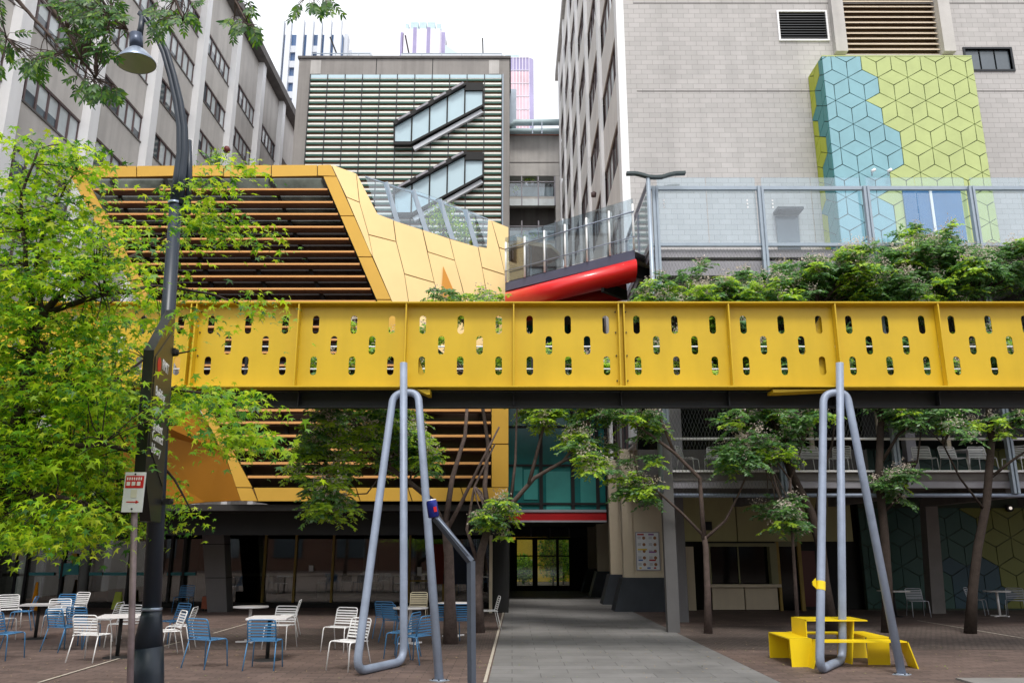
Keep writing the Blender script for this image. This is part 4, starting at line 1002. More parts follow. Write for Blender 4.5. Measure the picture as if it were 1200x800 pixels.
# twin terrace lamp
q = P(768, 400, 20.7); tl = thing('twin_arm_lamp', 'grey lamp post with two curved flat arms beside the terrace corner', 'lamp post', (q.x, 20.7, 0))
zt_ = Zat(207, 20.7)
m = MB(); m.tube([(q.x, 20.7, 3.3), (q.x, 20.7, zt_)], [.07, .06], 12); m.box(q.x-.1, q.x+.1, 20.68, 21.05, 3.3, 3.5); m.build('pole', M['greysteel'], tl)
for s, pts in ((-1, ((768, 208), (760, 207.5), (752, 205), (745, 203.5), (734, 203.5))), (1, ((768, 208), (776, 207.5), (784, 205), (791, 203.5), (803, 203)))):
    m = MB(); pw = [P(x, y, 20.7) for (x, y) in pts]
    for a, b in zip(pw[:-1], pw[1:]): m.bar(a, b, .16, .07)
    arm = m.build('arm', pbr('lamp_arm_paint', (.05, .07, .075), .4, .2), tl)

# ================================================================== RED LINK BRIDGE
rl = thing('red_tube_bridge', 'grey bridge deck on a thick glossy red tube between the gold building and the terrace', 'bridge', (1.5, 22.5, 9))
A = P(745, 293, 21.2); A.z = 9.55+.12; Bx = P(592, 334, 24.3)
A = P(744, 298, 21.4); B = P(592, 336, 24.9)
def off(p, dz, dy=0): return p+Vector((0, dy, dz))
d = (B-A); wv = Vector((-d.y, d.x, 0)).normalized(); 
if wv.y < 0: wv = -wv
wv = -wv  # toward camera?
m = MB(); hgt = (P(744, 293, 21.4)-P(744, 304, 21.4)).z
hv = Vector((0, 0, hgt/2)); m.prism([A-hv, B-hv, B+hv, A+hv], (0, .25, 0)); o = m.build('fascia_beam', pbr('bridge_fascia', (.09, .10, .16), .5), rl)
m = MB(); back_ = -wv*1.6
m.add([A+Vector((0, 0, hgt/2-.05)), B+Vector((0, 0, hgt/2-.05)), B+back_*1+Vector((0, 0, hgt/2-.05)), A+back_+Vector((0, 0, hgt/2-.05)), A+Vector((0, 0, -hgt/2)), B+Vector((0, 0, -hgt/2)), B+back_+Vector((0, 0, -hgt/2)), A+back_+Vector((0, 0, -hgt/2))], [(0, 1, 2, 3), (4, 7, 6, 5), (2, 3, 7, 6)]); m.build('deck', M['lilac'], rl)
C0, C1 = P(744, 317, 21.5), P(592, 354.5, 25.0)
m = MB(); m.tube([C0, C1], .31, 28)
def cutx(m, n, x0, x1, d):
    for i in range(n): v = Vector(m.v[i]); m.v[i] = tuple(v+d*((x0-v.x)/d.x))
    for i in range(n, 2*n): v = Vector(m.v[i]); m.v[i] = tuple(v+d*((x1-v.x)/d.x))
cutx(m, 28, C0.x, C1.x, C1-C0); m.build('red_tube', M['red'], rl)
m = MB(); m.tube([C0+back_*.9+Vector((0, 0, .0)), C1+back_*.9+Vector((0, 0, .0))], .25, 20); cutx(m, 20, C0.x, C1.x, C1-C0); m.build('rear_tube', M['darkred'], rl)
m = MB(); m.bar(C0+Vector((0, .3, .1)), C0+back_*.9+Vector((0, 0, .1)), .15, .3); m.bar(P(706, 336, 22.2), P(706, 336, 22.2)+back_*.7, .1, .3); m.build('cross_frame', M['black'], rl)
# balustrade of the red bridge
top = [(600, 262), (650, 258), (700, 252), (742, 234)]
npst = 7
for i in range(npst):
    t_ = i/(npst-1); b_ = A.lerp(B, t_*.99+.005)+Vector((0, -.05, hgt/2)); hh = 1.35 if i not in (3,) else 1.35
    m = MB(); m.tube([b_, b_+Vector((0, 0, hh))], .03, 8); m.build('baluster', M['whitep'], rl)
m = MB()
for hh, r in ((1.1, .022), (.35, .016)): m.tube([A+Vector((0, -.1, hgt/2+hh)), B+Vector((0, -.1, hgt/2+hh))], r, 8)
m.build('handrail', M['galv'], rl)
m = MB(); aa, bb = A+Vector((0, 0, hgt/2+.03)), B+Vector((0, 0, hgt/2+.03)); m.prism([aa, bb, bb+Vector((0, 0, 1.5)), aa+Vector((0, 0, 1.5))], (0, .02, 0)); m.build('glass_panel', M['glass'], rl)
um = thing('cafe_umbrella', 'olive canvas umbrella behind the red tube bridge balustrade', 'umbrella', P(625, 345, 30))
q = P(622, 283, 30); base = P(622, 345, 30)
m = MB(); m.lathe([(0, .0), (1.2, -.45), (1.25, -.62), (1.18, -.62), (0, -.1)], q+Vector((-.1, 0, 0)), 8, False); m.build('canopy', M['umbrella'], um)
m = MB(); m.tube([base, q+Vector((0, 0, 0))], .035, 8); m.build('pole', M['greysteel'], um)
m = MB(); q = P(641, 270, 33)
# upper deck floor that carries the umbrella
tf = thing('rear_terrace', 'cream sided rear terrace behind the red tube bridge', 'terrace', (1.8, 32, 8))
m = MB(); m.box(-.1, 3.5, 29, 39, base.z-.4, base.z); m.build('deck', M['concrete_dark'], tf)
m = MB(); m.box(-.1, 3.5, 34, 34.2, base.z+.01, base.z+1.0); m.build('parapet', M['cream'], tf)
# ================================================================== YELLOW FOOTBRIDGE  D=15
BRD = 15.0
fb = thing('yellow_footbridge', 'long yellow steel footbridge with rows of rounded slots spanning the plaza', 'footbridge', (0, BRD+1, 4.7))
bt = Zat(358, BRD); bb_ = Zat(453.5, BRD)
ribs_px = [-148, -23, 102, 227, 350, 476, 602, 728, 854, 979, 1100, 1222, 1345]
rx = [P(p, 405, BRD).x for p in ribs_px]
def slot_panel(x0, x1):
    cu = bpy.data.curves.new('perforated_panel', 'CURVE'); cu.dimensions = '2D'; cu.fill_mode = 'BOTH'; cu.extrude = .008
    def poly(pts):
        s = cu.splines.new('POLY'); s.points.add(len(pts)-1)
        for i, (a, b) in enumerate(pts): s.points[i].co = (a, b, 0, 1)
        s.use_cyclic_u = True
    poly([(x0, bb_), (x1, bb_), (x1, bt), (x0, bt)])
    w = x1-x0; sx = lambda t: x0+w*t
    rowz = [Zat(380.5, BRD), Zat(404.5, BRD), Zat(428.5, BRD)]
    for ri, cols_ in enumerate(((.145, .505, .865), (.325, .685), (.145, .505, .865))):
        for t in cols_:
            cx, cz = sx(t), rowz[ri]; r = .062; h = .118
            poly([(cx+r*math.cos(a), cz+h+r*math.sin(a)) for a in [math.pi*k/8 for k in range(9)]]+[(cx+r*math.cos(a), cz-h+r*math.sin(a)) for a in [math.pi+math.pi*k/8 for k in range(9)]])
    to = bpy.data.objects.new('t', cu); COL.objects.link(to); me = bpy.data.meshes.new_from_object(to.evaluated_get(bpy.context.evaluated_depsgraph_get())); bpy.data.objects.remove(to)
    org = root_org(fb)
    for v in me.vertices: v.co = Vector((v.co.x, BRD-v.co.z, v.co.y))-org
    me.materials.clear(); me.materials.append(M['yellow']); me.name = 'perforated_panel'
    for p in me.polygons: p.use_smooth = False
    o = bpy.data.objects.new('perforated_panel', me); COL.objects.link(o); o.parent = fb
for a, b in zip(rx[:-1], rx[1:]): slot_panel(a+.012, b-.012)
for i, x in enumerate(rx):
    dbl = i in (3, 7)
    m = MB()
    for s in ((-.05, .05) if dbl else (0,)):
        m.box(x+s-.012, x+s+.012, BRD-.17, BRD-.012, bb_-.001, bt)
    if dbl: m.box(x-.035, x+.035, BRD-.03, BRD-.012, bb_, bt)
    o = m.build('stiffener', M['yellow'], fb)
    if dbl:
        m = MB()
        for z in (.12, .6, 1.05, 1.45):
            for s in (-.1, .1): m.tube([(x+s, BRD-.03, bb_+z), (x+s, BRD-.009, bb_+z)], .014, 6)
        m.build('bolt', M['darksteel'], o)
m = MB(); m.box(rx[0], rx[-1], BRD-.18, BRD+.12, bt+.001, bt+.026); m.build('top_flange', M['yellow'], fb)
m = MB(); m.box(rx[0], rx[-1], BRD-.18, BRD+.12, bb_-.03, bb_-.002); m.build('bottom_flange', M['yellow'], fb)
m = MB(); m.box(rx[0], rx[-1], BRD+.13, BRD+1.9, bb_-.02, bb_+.08); m.build('deck', M['darksteel'], fb)
GB = Zat(477, BRD+.28); m = MB(); m.box(rx[0], rx[-1], BRD+.35, BRD+.37, GB+.03, bb_-.03); m.box(rx[0], rx[-1], BRD+.28, BRD+.44, GB, GB+.028); m.box(rx[0], rx[-1], BRD+1.55, BRD+1.57, Zat(476, BRD+1.56), bb_-.03); m.build('girder', M['darksteel'], fb)
for x in rx: m = MB(); m.box(x-.01, x+.01, BRD+.20, BRD+.345, GB+.03, bb_-.035); m.build('girder_stiffener', M['darksteel'], fb)
m = MB()
for z in (bb_+.35, bb_+.75, bt-.35): m.tube([(rx[0], BRD+1.85, z), (rx[-1], BRD+1.85, z)], .018, 6)
m.build('rear_rail', M['whitep'], fb)
m = MB()
for x in rx: m.bar((x+.4, BRD+1.86, bb_+.08), (x+.4, BRD+1.86, bt-.3), .05)
m.build('rear_post', M['darksteel'], fb)
for px in (490, 1000 - 25):
    s = -1 if px > 600 else 1
    x = P(px-14 if px < 600 else px+5, 440, BRD).x
    m = MB()
    if px < 600: m.prism([(x, BRD+.09, bb_-.0), (x+.42, BRD+.09, bb_), (x+.16, BRD+.09, bb_+.75)], (0, .02, 0))
    else: m.prism([(x, BRD+.09, bb_), (x-.75, BRD+.09, bb_), (x-.42, BRD+.09, bb_+1.0), (x-.1, BRD+.09, bt-.1), (x, BRD+.09, bt-.1)], (0, .02, 0))
    m.build('gusset', M['yellow'], fb)
m = MB(); q = P(504, 457, BRD-.1); m.prism([P(488, 456, BRD-.12), P(504, 456, BRD-.12), P(504, 462, BRD-.12), P(500, 462, BRD-.12)], (0, .35, 0)); m.build('bracket', M['yellow'], fb)
m = MB(); m.prism([P(906, 456, BRD-.12), P(985, 456, BRD-.12), P(915, 459.5, BRD-.12), P(906, 459.5, BRD-.12)], (0, .35, 0)); m.build('bracket', M['yellow'], fb)
# beyond the frame the bridge rests on an abutment on the left
# ------------------------------------------------------------------ pipe A-frames
def aframe(label, pole, ufar, unear, loopL, loopR, foot):
    """pole: (px,py_top); ufar ground px of pole foot; unear ground px of leg foot"""
    g0, g1 = G(*ufar), G(*unear); r = .068
    DT = BRD-.28
    pt_ = P(*pole, DT); t = thing('pipe_a_frame', label, 'bridge support', ((g0.x+g1.x)/2, (g0.y+g1.y)/2, 0))
    g0 = g0+Vector((0, 0, r)); g1 = g1+Vector((0, 0, r))
    lt = P(*loopL, DT+.10); rt_ = P(*loopR, DT+.10)
    f = G(*foot)
    m = MB(); m.tube(fillet([pt_, g0, g1, lt, rt_, f+Vector((0, 0, -.02))], .26, 9), r, 16); m.build('bent_pipe', M['galv'], t)
    m = MB(); m.lathe([(.0, .004), (.058, .004), (.062, 0), (.062, -.01)], pt_, 14); m.build('end_cap', M['lampinner'], t)
    m = MB(); m.lathe([(r+.012, 0.0), (r+.012, .02), (r, .022)], f+Vector((0, 0, .0)), 14); m.build('foot_collar', M['galv'], t)
    m = MB(); m.lathe([(0, .012), (.15, .012), (.15, 0)], f, 4, False); m.build('base_plate', M['greysteel'], t)
    for a_ in (0, 90, 180, 270): m = MB(); c_ = f+Vector((.105*math.cos(math.radians(a_)), .105*math.sin(math.radians(a_)), .012)); m.tube([c_, c_+Vector((0, 0, .018))], .012, 6); m.build('anchor_bolt', M['darksteel'], t)
    return t, g1, lt
t1, _, _ = aframe('galvanised bent pipe support beneath the bridge on the left among the cafe chairs', (473, 425), (473, 779), (417, 792), (461, 461), (490, 459), (515, 797))
t2, ga, la = aframe('galvanised bent pipe support beside the yellow picnic table on the right', (984, 425), (988, 777), (961, 790), (965, 461), (992, 459), (1057, 790))
q0 = P(962, 691, ga.y+.25); f_ = (q0.z-ga.z)/(la.z-ga.z); q0 = ga.lerp(la, f_)
tg = thing('yellow_tape_tag', 'yellow tag strapped round the near leg of the right pipe support', 'tag', q0)
m = MB(); m.tube([q0, q0.lerp(la, .04)], .074, 14, smooth=False); m.prism([q0+Vector((-.07, -.02, .02)), q0+Vector((-.13, -.02, .08)), q0+Vector((-.13, -.02, .13)), q0+Vector((-.07, -.02, .19))], (0, .03, 0)); m.build('wrap', M['yellow_bench'], tg)

# ================================================================== STREET LAMP + SIGN BLADE (D 8.5)
SD8 = 8.5
q = G(172, 800); top_ = P(212, 205, SD8); bx = P(173, 800, SD8)
base = Vector((P(171, 880, SD8).x, SD8, 0))
sl_ = thing('street_lamp', 'tall dark street lamp with a curved arm and bell shade at the left', 'street lamp', base)
ax = [base, P(178, 700, SD8), P(188, 500, SD8), P(204, 260, SD8)]
m = MB(); pts = [base, P(173, 775, SD8), P(174, 752, SD8), P(177, 722, SD8), P(177.5, 715, SD8)]
m.tube([base, P(173, 790, SD8), P(173.5, 758, SD8)], [.165, .15, .142], 20); m.tube([P(173.5, 758, SD8), P(177.2, 722, SD8), P(177.6, 716, SD8)], [.142, .1, .094], 20); m.build('pole_base', M['lamppaint'], sl_)
m = MB(); m.tube([P(177.6, 716, SD8), P(188, 500, SD8), P(206, 238, SD8)], [.088, .080, .066], 18); m.build('pole', M['lamppaint'], sl_)
m = MB()
for (x, y) in ((177.6, 715), (205, 240)): pa = P(x, y, SD8); m.tube([pa, pa+Vector((0, 0, .03))], .097 if y > 400 else .076, 18)
m.build('collar', M['lampshell'], sl_)
arm = [(207, 240), (211, 205), (214, 180), (213.5, 150), (209, 120), (202, 90), (194, 62), (184, 40), (172, 22), (165, 16)]
m = MB(); pts = [P(x, y, SD8) for (x, y) in arm]
for dx in (-.026, .026): m.tube([p+Vector((dx, 0, 0)) for p in pts], [.05, .048, .044, .040, .035, .031, .028, .025, .022, .020], 10)
m.tube([P(220, 250, SD8+.05), P(222, 200, SD8+.05), P(221, 165, SD8+.05)], .035, 8); m.bar(P(214, 245, SD8), P(222, 245, SD8+.05), .05); m.bar(P(213, 185, SD8), P(222, 185, SD8+.05), .05); m.build('arm', M['lamppaint'], sl_)
lc_ = P(159.5, 72, SD8); ct = P(161.5, 42, SD8)
m = MB(); m.tube([P(164, 14, SD8), P(166, 24, SD8), P(162, 38, SD8)], .02, 8); m.tube([P(167, 20, SD8), P(163.5, 45, SD8)], .035, 8); m.build('hanger', M['lamppaint'], sl_)
m = MB(); tilt = Matrix.Rotation(math.radians(-6), 3, 'Y')
prof = [(.05, .30), (.055, .29), (.055, .18), (.06, .175), (.12, .12), (.19, .03), (.222, -.02), (.222, -.03)]
m.lathe(prof, (0, 0, 0), 28); m.v = [tuple(tilt @ Vector(v)+lc_) for v in m.v]; sh = m.build('shade', M['lampshell'], sl_)
m = MB(); m.lathe([(.216, -.028), (.19, .015), (.11, .10), (0, .13)], (0, 0, 0), 28); m.v = [tuple(tilt @ Vector(v)+lc_) for v in m.v]; m.build('reflector', M['lampinner'], sh)
m = MB(); m.lathe([(0, .36), (.075, .36), (.075, .17), (0, .17)], (0, 0, 0), 18); m.v = [tuple(tilt @ Vector(v)+lc_) for v in m.v]; m.build('ballast_housing', pbr('ballast', (.06, .08, .13), .35, .3), sl_)
# blade sign
bs = thing('blade_sign', 'tall black blade sign with white campus directions fixed to the street lamp', 'sign', P(185, 600, 8.1))
nL, nR = 7.55, 7.55
def col_(px, py, D): return P(px, py, D)
zt_far = Zat(363, 8.4); zt_near = Zat(410, 7.55); zb1_ = Zat(552, 7.55); zb0_ = Zat(612, 8.3)
A0 = Vector((P(165, 430, nL).x, nL, 0)); A1 = Vector((P(177.5, 430, nR).x, nR, 0)); B1 = Vector((P(200, 430, 8.40).x, 8.40, 0)); B0 = B1+(A0-A1)
sh_ = (P(164-12, 600, nL).x-P(164, 430, nL).x)*.0
def zz(v, z): return Vector((v.x-.0+(z-4)*-.035, v.y, z))
ring = [(zz(A1, zb1_), zz(A1, zt_near), zz(B1, zt_far), zz(B1, zb0_))]
r_ = [zz(A1, zb1_), zz(A1, zt_near), zz(B1, zt_far), zz(B1, zb0_), zz(A1.lerp(B1, .45), zb0_-.0)]
thk = (A0-A1)
m = MB(); m.prism(r_, thk); m.build('panel', M['signblack'], bs)
nface = (zz(B1, 4)-zz(A1, 4)).normalized(); ndir = nface.cross(Vector((0, 0, 1))).normalized()
if ndir.dot(-thk) < 0: ndir = -ndir
m = MB(); e = nface*.06
m.prism([zz(A1, zb1_+.25)+e+ndir*.002, zz(A1, zt_near-.05)+e+ndir*.002, zz(B1, zt_far-.25)-e+ndir*.002, zz(B1, zb0_+.35)-e+ndir*.002], ndir*.006); m.build('face_plate', M['signface'], bs)
def sgn(txt, py, size, mat, t0=.12, nm='lettering', sx=1.05):
    pz = lerp(zz(A1, 0), zz(B1, 0), t0); D_ = pz.y; z = Zat(py, D_); o_ = zz(A1, z).lerp(zz(B1, z), t0)
    return text_part(txt, o_+ndir*.009, nface, (0, 0, 1), size, mat, bs, nm, .002, sx=sx)
sgn('RMIT', 432, .15, M['signwhite'], .42, sx=.95)
q = zz(A1, Zat(426, 7.7)).lerp(zz(B1, Zat(426, 7.7)), .25)+ndir*.009
m = MB(); uu = Vector((0, 0, 1)); c_ = q
m.prism([c_+nface*(.075*math.cos(a))+uu*(.075*math.sin(a)) for a in [2*math.pi*k/18 for k in range(18)]], ndir*.004); m.build('logo_dot', M['signred'], bs)
sgn('Building', 462, .13, M['signwhite'], .16, sx=1.1)
sgn('Student', 502, .13, M['signwhite'], .16, sx=1.1); sgn('Connect', 514, .13, M['signwhite'], .16, sx=1.1); sgn('Library', 529, .13, M['signwhite'], .16, sx=1.15)
for py in (415, 497, 590):
    q = P(197 if py < 550 else 190, py, 8.45); m = MB(); m.tube([q, q+Vector((0, 0, .05))], .105, 16); m.bar(q+Vector((-.12, -.1, .02)), q+Vector((.1, -.05, .02)), .06); m.build('clamp', M['black'], bs)
# parking sign
pb = G(156, 880); D_ = 7.3
pk = thing('parking_sign', 'small white parking sign with red arrow on a thin galvanised post', 'sign', (P(154.5, 880, D_).x, D_, 0))
m = MB(); m.tube([(P(154.5, 880, D_).x, D_, 0), P(158.5, 560, D_)], .027, 12); m.build('post', pbr('weathered_post', (.22, .17, .18), .6, .4, .35, 6, .2), pk)
x0, x1, z0, z1 = Xat(147.5, 575, D_), Xat(171.5, 575, D_), Zat(600, D_), Zat(553.5, D_)
m = MB(); m.box(x0, x1, D_-.045, D_-.035, z0, z1); m.build('plate', M['plate'], pk)
m = MB(); yy_ = D_-.048; w_ = x1-x0; h_ = z1-z0
m.box(x0+w_*.06, x1-w_*.06, yy_, yy_+.002, z1-h_*.40, z1-h_*.09); m.build('red_band', M['signred'], pk)
m = MB()
for r_i, (za, zb_2) in enumerate(((.13, .20), (.24, .34))):
    for k in range(7 if r_i == 0 else 3):
        a_ = .12+k*(.11 if r_i == 0 else .25); m.box(x0+w_*a_, x0+w_*(a_+(.06 if r_i == 0 else .17)), yy_-.002, yy_+.0005, z1-h_*zb_2, z1-h_*za)
m.build('white_marks', M['signwhite'], pk)
m = MB(); m.box(x0+w_*.2, x0+w_*.68, yy_, yy_+.002, z0+h_*.24, z0+h_*.265); m.prism([Vector((x0+w_*.65, yy_, z0+h_*.21)), Vector((x0+w_*.82, yy_, z0+h_*.252)), Vector((x0+w_*.65, yy_, z0+h_*.295))], (0, .002, 0)); m.build('arrow', M['signred'], pk)
m = MB(); m.box(x0+w_*.38, x0+w_*.68, yy_-.002, yy_+.002, z0+h_*.36, z0+h_*.56); m.build('sticker', M['signcream'], pk)
m = MB(); m.tube([(x0+w_*.5, yy_-.004, z0+h_*.08), (x0+w_*.5, yy_+.004, z0+h_*.08)], .008, 8); m.tube([(x0+w_*.5, yy_-.004, z1-h_*.05), (x0+w_*.5, yy_+.004, z1-h_*.05)], .008, 8); m.build('bolt', M['darksteel'], pk)
# bent dark pole with a can on top
D_ = 8.4; bpx = P(552, 655, D_)
bp_ = thing('bent_pole', 'dark square pole with a bent slanting top arm beside the grey path', 'pole', (bpx.x+.02, D_, 0))
pole_m = pbr('slate_pole_paint', (.075, .09, .12), .38, .2, .1, 3)
m = MB(); m.tube([(P(553.5, 880, D_).x, D_, 0), P(552, 657, D_)], .042, 4, smooth=False); m.tube([P(552, 658, D_), P(510, 606, D_)], .040, 4, smooth=False); m.build('shaft', pole_m, bp_)
m = MB(); m.tube([P(549.5, 650, D_-.035), P(513, 607, D_-.035)], .008, 6); m.build('top_edge', M['galv'], bp_)
cn = thing('drink_can', 'dark blue drink can left standing on the end of the bent pole', 'can', P(509, 606, D_-.02))
q = P(508.5, 606, D_); rr = Matrix.Rotation(math.radians(-10), 3, 'Y')
m = MB(); m.lathe([(0, 0), (.048, 0), (.056, .01), (.056, .15), (.048, .17)], (0, 0, 0), 20); m.v = [tuple(rr @ Vector(v)+q) for v in m.v]; m.build('body', M['canblue'], cn)
m = MB(); m.lathe([(.048, .168), (.05, .178), (.044, .178), (.042, .170), (0, .170)], (0, 0, 0), 20); m.v = [tuple(rr @ Vector(v)+q) for v in m.v]; m.build('lid', M['canlid'], cn)
m = MB(); m.v = []; m.box(.015, .045, -.058, -.052, .05, .1); m.v = [tuple(rr @ Vector(v)+q) for v in m.v]; m.build('printed_mark', M['signred'], cn)

# ================================================================== PICNIC TABLE (bent yellow sheet)
pq = thing('yellow_picnic_table', 'yellow folded steel picnic table with attached benches beside the right pipe support', 'picnic table', (5.75, 15.3, 0))
th = .02
def sheetbox(m, x0, x1, y0, y1, h, axis, flare=.06, lip=True, sides=(1, 1)):
    """inverted U of bent sheet; legs on the two ends along axis"""
    if axis == 'x':
        m.box(x0, x1, y0, y1, h-th, h)
        for s, xe in ((-1, x0), (1, x1)):
            if not sides[0 if s < 0 else 1]: continue
            m.prism([(xe, y0, h), (xe-s*th, y0, h), (xe+s*flare-s*th, y0, 0), (xe+s*flare, y0, 0)], (0, y1-y0, 0))
    else:
        m.box(x0, x1, y0, y1, h-th, h)
        for s, ye in ((-1, y0), (1, y1)):
            if not sides[0 if s < 0 else 1]: continue
            m.prism([(x0, ye, h), (x0, ye-s*th, h), (x0, ye+s*flare-s*th, 0), (x0, ye+s*flare, 0)], (x1-x0, 0, 0))
m = MB(); sheetbox(m, 5.10, 6.18, 15.0, 15.75, .73, 'x', .02, sides=(1, 0)); m.prism([(5.95, 15.05, .71), (5.97, 15.05, .71), (5.87, 15.05, 0), (5.85, 15.05, 0)], (0, .65, 0)); m.build('table', M['yellow_bench'], pq)
m = MB(); sheetbox(m, 5.12, 6.62, 14.50, 14.86, .43, 'x', .13); m.build('front_bench', M['yellow_bench'], pq)
m = MB(); sheetbox(m, 4.72, 5.10, 14.75, 15.95, .45, 'y', .02); m.box(5.06, 5.078, 14.78, 15.92, .0, .428); m.build('left_bench', M['yellow_bench'], pq)
m = MB(); sheetbox(m, 6.12, 6.50, 14.95, 16.0, .46, 'y', -.05); m.build('right_bench', M['yellow_bench'], pq)
m = MB(); sheetbox(m, 5.15, 6.1, 15.9, 16.25, .43, 'x', .02); m.build('rear_bench', M['yellow_bench'], pq)

# ================================================================== CHAIRS AND TABLES
def make_chair(nm, mat):
    t = thing(nm, 'x', 'chair', (0, 0, 0))
    W, Dp, H, B = .235, .215, .445, .79; r = .0105
    for s in (-1, 1):
        m = MB(); m.tube(fillet([(s*(W+.02), Dp+.035, 0), (s*W, Dp, H), (s*W, 0, H)], .05, 5), r, 7); m.build('leg', mat, t)
        m = MB(); m.tube([(s*(W+.02), -Dp-.06, 0), (s*W, -Dp+.05, H), (s*W, 0, H)], r, 7); m.build('leg', mat, t)
    m = MB(); m.tube([(-W, Dp-.03, H), (W, Dp-.03, H)], r*.9, 7)
    for s in (-1, 1): m.tube([(s*W, -Dp+.02, H), (s*W, Dp-.03, H)], r*.9, 7)
    for i in range(9):
        y = -Dp+.04+i*.044; dz = -.012*math.sin(math.pi*i/8)
        m.box(-W, W, y-.013, y+.013, H+dz, H+dz+.005)
    m.build('seat', mat, t)
    m = MB(); bw = W-.005
    m.tube(fillet([(-W, -Dp+.05, H), (-bw, -Dp-.05, B), (bw, -Dp-.05, B), (W, -Dp+.05, H)], .06, 6), r, 8)
    for i in range(6):
        z = H+.055+i*.047; y = lerp(-Dp+.05, -Dp-.05, (z-H)/(B-H)); m.box(-W+.004, W-.004, y-.004, y+.004, z-.013, z+.013)
    m.build('backrest', mat, t)
    return t
proto = {}
used = {}
MATS = dict(blue=M['blue'], white=M['whitep'], grey=M['greyp'], beige=M['beigep'])
def chair(color, px, py, face, label, z=0., group='slatted metal cafe chairs on the plaza'):
    """face = degrees, direction the sitter looks (0 = away from camera, 90 = to the right, 180 = to the camera)"""
    if color not in proto: proto[color] = make_chair('cafe_chair', MATS[color]); o = proto[color]
    else: o = copy_tree(proto[color])
    q = G(px, py, z); o.location = (q.x, q.y, z); o.rotation_euler = (0, 0, -math.radians(face)); o['label'] = label; o['group'] = group; o['category'] = 'chair'
    return o
# left plaza, from the left edge
chair('blue', 2, 772, 95, 'blue slatted chair cut by the left edge of the picture, nearest the camera there')
chair('white', -4, 750, 100, 'white slatted chair cut by the left edge, behind the nearest blue chair')
chair('white', 8, 735, 140, 'white slatted chair at the left end of the far left square table')
chair('blue', 24, 738, 250, 'blue slatted chair behind the left end of the far left square table')
chair('blue', 68, 734, 185, 'dark blue slatted chair just behind the far left square table')
chair('white', 64, 744, 160, 'white slatted chair tucked at the right end of the far left square table')
chair('white', 85, 730, 200, 'white slatted chair partly hidden by the dark steel column')
chair('blue', 72, 762, 25, 'blue slatted chair on the left of the near pair between two white tables')
chair('blue', 94, 758, 10, 'blue slatted chair directly behind the white chair nearest the parking sign')
chair('white', 104, 774, 8, 'white slatted chair nearest the parking sign, its back to the camera')
chair('white', 122, 750, 265, 'white slatted chair seen side on behind the table by the parking sign')
chair('white', 143, 757, 180, 'white slatted chair facing the camera behind the table by the parking sign')
chair('white', 194, 768, 235, 'white slatted chair immediately right of the street lamp, nearest of its trio')
chair('white', 209, 760, 262, 'white slatted chair seen side on, right of the street lamp')
chair('blue', 200, 753, 215, 'blue slatted chair half hidden behind the two white chairs right of the lamp')
chair('blue', 240, 781, 25, 'blue slatted chair standing alone in the open, turned to the right')
chair('blue', 308, 783, 0, 'blue slatted chair pushed to the near side of the square table with black base')
chair('white', 327, 759, 190, 'white slatted chair facing the camera behind the square table with black base')
chair('white', 336, 745, 262, 'white slatted chair seen side on beside the round white table')
chair('white', 397, 762, 200, 'white slatted chair turned to the camera, left of the left pipe support')
chair('white', 408, 784, 215, 'white slatted chair overlapped by the leaning leg of the left pipe support')
chair('blue', 455, 747, 20, 'blue slatted chair left of the round table behind the pipe, rear one of the pair')
chair('blue', 464, 752, 40, 'blue slatted chair overlapping another at the round table behind the left pipe support')
chair('blue', 471, 770, 285, 'blue slatted chair facing left under the left pipe support')
chair('blue', 487, 776, 300, 'blue slatted chair beside the leaning leg of the left pipe support')
chair('blue', 523, 752, 5, 'blue slatted chair left of the tree trunk at the far table')
chair('blue', 541, 752, -8, 'blue slatted chair right of the tree trunk at the far table')
chair('beige', 489, 730, 180, 'beige slatted chair in the shade behind the round table')
chair('white', 573, 737, 262, 'white slatted chair seen side on at the edge of the grey path')
chair('blue', 214, 716, 180, 'dark blue chair far back by the shopfront near the slanted column')
# right plaza
chair('grey', 1077, 722, 185, 'pale grey chair standing alone before the leaning concrete column')
chair('grey', 1146, 720, 130, 'pale grey chair left of the small table by the olive wall')
chair('grey', 1192, 721, 215, 'pale grey chair right of the small table by the olive wall')
TG = 'white chairs on the upper terrace'
for (px, f, lab, yo) in ((806, 120, 'white chair at the left end of the terrace behind the wire mesh', 0), (838, 200, 'white chair low behind the terrace rail, second from its left end', 0), (858, 170, 'white chair beside the leaves on the terrace, third from its left end', 1), (888, 90, 'white chair at the small terrace table behind the leafy branch', 0), (926, 175, 'white chair in the crowded terrace cluster, left one', 1), (938, 160, 'white chair in the crowded terrace cluster, middle one', 0), (951, 190, 'white chair in the crowded terrace cluster, right one', 0), (985, 215, 'white chair on the terrace behind the right pipe support', 0), (1084, 188, 'white chair facing outward on the terrace before the teal wall, left of two', 0), (1117, 175, 'white chair facing outward on the terrace before the teal wall, right of two', 0), (1152, 178, 'white chair on the terrace just left of the dark tree trunk', 0), (1190, 235, 'white chair turned sideways at the right end of the terrace', 0)):
    D_ = 22.0+yo; x = Xat(px, 540, D_)
    if 'whit' in lab: o = copy_tree(proto['white'])
    o.location = (x, D_, 3.835); o.rotation_euler = (0, 0, -math.radians(f)); o['label'] = lab; o['group'] = TG
